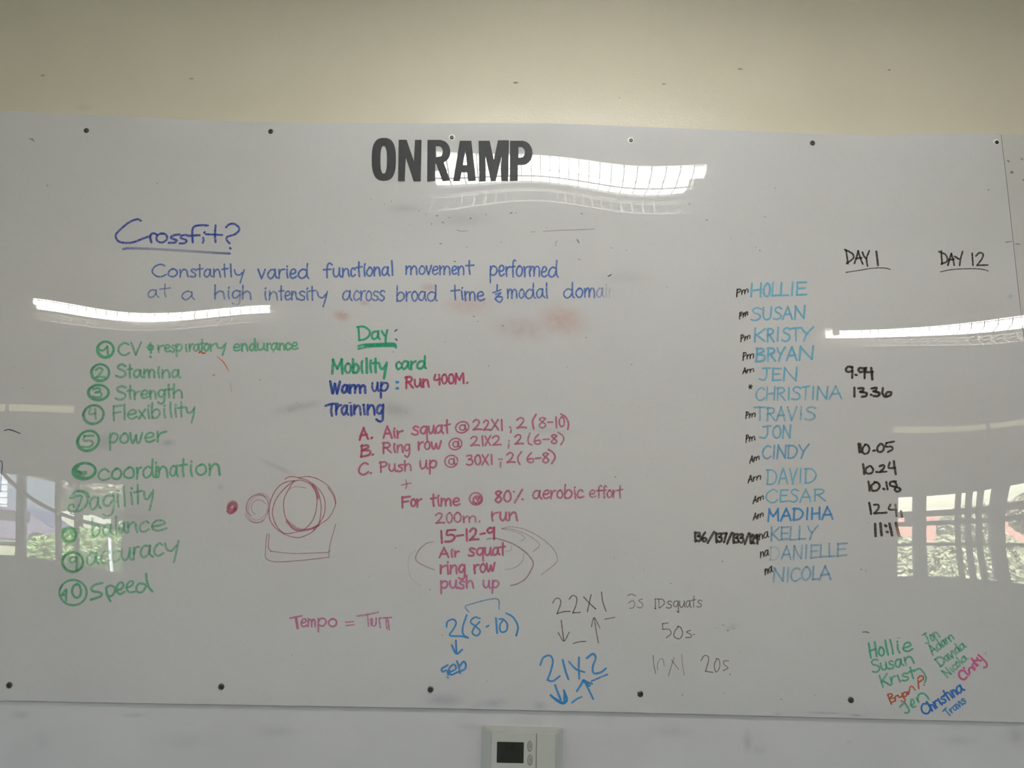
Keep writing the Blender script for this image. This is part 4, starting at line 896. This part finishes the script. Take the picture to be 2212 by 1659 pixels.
T(B1, "1690,760 1640,745 1600,790 1620,860 1680,885 1715,850/1700,780 1745,820/1672,710 1676,714/1760,790 1750,730 1790,700 1830,740/1840,720 1800,670 1830,640 1860,680/1790,570 1840,640 1880,670/1870,560 1900,600 1930,600/1890,515 1950,570 2010,640 2015,690 1975,705/1830,600 1870,600", 4.4, MAG2, .78, 'magenta slanting name at the far right', 'handwritten_word')

# -- drawing, stray marks
strokes(Z8, [ov(365,685,62-10*k,78-14*k,25,0,370,12) for k in range(5)]+[[(300,740),(340,768),(390,730)]], 4.2, ink(166,64,100), .42, 'drawn_circle', 'filled crimson dot left of the circle sketch')
strokes(Z8, [ov(690,700,140,185,10,0,375,20), ov(700,690,120,165,20,0,360,20), ov(690,670,150,140,-30,150,340,14), ov(705,690,95,100,0,120,330,12), ov(660,790,130,90,15,20,170,10), ov(740,600,110,90,20,230,360,10)], 2.6, PINK, .3, 'drawn_circle', 'pale pink scribbled circle beside the large one')
T(Z8, "1040,325 1080,302 1130,293 1210,308 1330,345 1450,430 1530,540 1555,640 1540,780 1480,890 1400,990 1300,1050 1200,1075 1080,1050 1000,1010 900,930 845,830 840,700 872,560 950,430 1050,365 1160,345/1215,308 1330,292 1450,320 1580,400 1650,490 1688,600 1670,700 1600,820 1500,895 1390,960/1160,345 1050,430 950,545 898,650 880,770 920,900 985,985 1050,1022 1180,1005 1300,960 1400,840 1445,680 1445,530 1400,430 1330,370 1235,338 1150,365 1085,460 1030,580 1025,700 1050,820 1130,950 1200,985/1350,370 1450,460 1498,620 1498,780 1470,900 1400,990/1590,430 1660,540 1690,640", 2.1, ink(160,52,84), .62, 'crimson looped sketch of a large ball', 'drawn_circle')
T(Z8, "1095,455 1160,425 1230,425 1310,440", 1.8, PINK, .35)
strokes(Z8, [[(1060,840+k*14), (1130,900+k*14), (1230,960+k*10), (1360,965), (1470,915)] for k in range(4)]+[[(1400,400+k*8), (1440,470+k*14), (1470,560+k*10)] for k in range(3)], 4, ink(176,100,126), .26, 'drawn_shading', 'smeared pink shading inside the ball sketch')
T(Z8, "815,1025 800,1100 790,1250 792,1330 850,1370 960,1385 1200,1370 1400,1350 1600,1325/1605,1325 1605,1240 1625,1130 1688,908/840,1030 828,1200 860,1248/860,1248 1100,1275 1300,1275 1590,1262 1612,1235", 2, ink(150,70,96), .55, 'thin crimson open box sketched under the ball', 'drawn_box')
T(D7, "1108,185 1125,175 1140,190 1160,188", 3.4, ink(176,78,40), .9, 'small rust-brown blot'); T(D7, "1280,222 1330,265 1362,310 1388,357", 2.4, ORANGE, .8, 'orange stroke right of the green list', taper=.7)
T(D7, "1240,402 1254,398", 2.4, ORANGE, .75); T(D7, "1405,470 1416,560", 1.6, ORANGE, .35, taper=.6)
T(B8, "62,702 120,688 200,710 276,743", 2.6, ink(30,36,110), .9, 'short navy dash at the left edge', taper=.7)
T(B8, "2,1122 28,1135 30,1220 15,1330 10,1450 8,1545", 2.8, ink(30,36,110), .75, 'navy stroke cut by the left edge of the frame')
T(B5, "1105,1466 1168,1460", 1.8, BLACK, .7); T(B5, "1212,1487 1262,1490", 1.8, BLACK, .65, parent=wb2)
T(Z5, "1210,265 1300,258 1500,250 1700,243/1090,270 1130,268", 1.8, GREY, .38, 'faint grey line above the blue text'); T(Z5, "1830,695 1860,678", 2, BLACK, .8)
T(Z5, "895,92 910,86", 2.2, BLACK, .85); T(Z5, "385,252 430,263 490,258", 1.6, GREY, .5); T(Z5, "1330,408 1328,370 1345,358", 1.6, GREY, .5); T(Z5, "1535,345 1550,372", 2.6, GREY, .6)
T((0,200,3.456), "222,342 255,362", 1.8, GREY, .85)
T(B1, "170,175 215,172 255,185", 3.2, ink(70,110,125), .6); T(B1, "680,264 720,264", 2.2, GREY, .4)

# specks of dirt, many and uncounted
rnd = random.Random(5); V, Fc, UV, CC = [], [], [], []
SP = [(920,462),(945,466),(971,470),(1017,471),(1049,463),(1115,460),(932,483),(955,480),(1180,491),(950,526),(1009,533),(1084,523),(981,564),(1250,560),(961,739),(1031,694),(1266,729),(1022,683),(1055,790),(1225,793),(1365,787),
      (1321,535),(1352,541),(1255,461),(1007,701),(1085,703),(1634,534),(1641,541),(1526,475),(1651,468),(1674,406),(70,300),(102,400),(340,395),(345,388),(48,837),(470,690),(800,430),(830,440),(845,435),(905,455),(1330,1030),(850,760),(1060,930),(877,892),
      (1450,1260),(1560,1212),(1860,1230),(1870,1232),(1548,1356),(1563,1350),(1572,1362),(1582,1358),(630,1415),(955,1372),(1052,1471),(1240,1455),(1475,1500),(1565,1497),(1688,1510),(1761,1502),(1390,1230),(1326,1205),(854,1183),(72,1202),(29,1104),(75,1178),(2130,1410),(2136,410),(1490,440),(1440,620),(1380,880),(1180,860),(590,760),(560,820),(640,870),(690,1100)]
for i in range(150): SP.append((rnd.uniform(30, 2150), rnd.uniform(310, 1500)))
for i, (x, y) in enumerate(SP):
    big = i < 75; L_ = rnd.uniform(.5, 4 if big else 2); a_ = rnd.uniform(0, PI)
    ribbon(V, Fc, UV, CC, [(x, y), (x+L_*math.cos(a_), y+L_*math.sin(a_)*.6)], rnd.uniform(1.4, 2.6 if big else 1.8), GREY, rnd.uniform(.35, .8) if big else rnd.uniform(.12, .4))
o = build_ink('dirt_specks', V, Fc, UV, CC); o['kind'] = 'stuff'
V, Fc, UV, CC = [], [], [], []
for x, y in [(2177,347),(2185,370),(2206,343),(2183,372),(2210,388)]: ribbon(V, Fc, UV, CC, [(x, y), (x+3, y+2)], 2.6, GREY, .7)
o = build_ink('dirt_specks', V, Fc, UV, CC, parent=wb2); o['kind'] = 'stuff'

# soft smudges of wiped ink
def smudge(x, y, rx, ry, rot, col, d, label=None, m=None, parent=None, lift=None, name='wiped_smudge'):
    V, UV, CC, Fc = [], [], [], []; n = 20; rg_ = (0, .35, .7, 1); pts = []
    c_, s_ = math.cos(math.radians(rot)), math.sin(math.radians(rot))
    for k in rg_[1:]:
        for i in range(n):
            t_ = 2*PI*i/n; u = rx*k*math.cos(t_); v = ry*k*math.sin(t_); pts.append((x+u*c_-v*s_, y+u*s_+v*c_))
            UV.append((.5+k/2, 0)); CC.append((*col, d))
    pts.append((x, y)); UV.append((.5, 0)); CC.append((*col, d)); NST[0] += 1
    CC[:] = [(*c_4[:3], c_4[3]*(.55 if name == 'wiped_smudge' else .5)) for c_4 in CC]; A_ = np.array(pts); S = on_surface(A_[:, 0], A_[:, 1], lift if lift is not None else BT+.00006+NST[0]*1e-8)
    for r_ in range(2):
        for i in range(n): a, b = r_*n+i, r_*n+(i+1) % n; Fc.append((b, b+n, a+n, a))
    for i in range(n): Fc.append(((i+1) % n, i, 3*n))
    o = build_ink(name, S.tolist(), Fc, UV, CC, M['smudge'], parent)
    if label: o['label'] = label
    return o
PKS = ink(196, 150, 132); GS = ink(120, 118, 120); BS = ink(120, 130, 165)
for a_ in [(738,682,26,16,10,PKS,.75,'orange-pink smudge under the blue text'),(1215,690,75,45,15,PKS,.55,'broad pale orange smudge'),(1010,660,70,28,0,PKS,.35,'faint pink smudge'),(1130,710,95,40,5,ink(190,160,160),.4,'faint pink wiped area'),(925,620,26,14,0,PKS,.5,None),(788,655,16,9,0,PKS,.45,None),
    (640,880,70,14,-12,GS,.4,'grey wiped streak'),(850,885,60,22,10,GS,.35,None),(330,690,110,26,0,ink(190,185,190),.5,'pale wiped patch under the left light'),(365,955,22,10,0,BS,.35,None),(225,955,26,22,0,BS,.3,None),(360,958,18,9,0,BS,.3,None),
    (600,1010,60,9,25,GS,.3,None),(960,1512,55,20,0,ink(130,125,150),.42,'purple-grey smudge near the bottom edge'),(1165,1525,22,16,0,ink(90,130,140),.4,None),(1060,1520,60,16,-10,ink(140,145,180),.35,None),(1000,475,90,22,0,GS,.22,None),(870,450,50,14,0,GS,.28,None),
    (1180,930,110,10,4,GS,.2,None),(1580,1355,22,10,-20,GS,.3,None),(2183,640,8,7,0,ink(90,140,175),.6,None),(1780,1540,60,4,2,GS,.5,None),(1850,1545,22,4,2,GS,.6,None),(1680,1542,14,4,0,GS,.5,None),(550,740,60,14,0,GS,.22,None),(300,1120,80,30,0,GS,.14,None),(1350,600,80,20,0,GS,.14,None),(476,1052,10,10,0,GREEN,.3,None)]:
    smudge(*a_[:7], label=a_[7])
# scuffs on the wall above and below the board
for k, (x, y, rx, ry) in enumerate([(93,163,8,3.5),(413,170,8,3),(1114,178.5,9,3.5),(1434,181.5,7,3),(1599,149,9,3.2),(1921,151,6,2.6),(1338,211,3,2)]):
    smudge(x, y, rx, ry, 0, ink(80, 76, 66), 1.5, parent=wf, lift=.0004, name='wall_scuff')
for x, y, rx, ry, d_ in [(290,1545,40,8,.3),(45,1545,30,14,.25),(1020,1570,40,12,.22),(1615,1600,14,34,.35),(1640,1620,26,16,.2),(1835,1603,10,5,.3),(2070,1600,60,16,.25),(2195,1590,30,26,.35),(600,1580,70,18,.16),(180,1230,1,1,.01),(1450,1580,70,20,.15),(400,1600,90,26,.14),(90,1600,26,30,.16),(1120,1560,80,12,.12),(180,232,28,10,.2)]:
    smudge(x, y, rx, ry, 0, ink(118, 116, 120), d_, parent=wf, lift=.0004, name='wall_scuff')
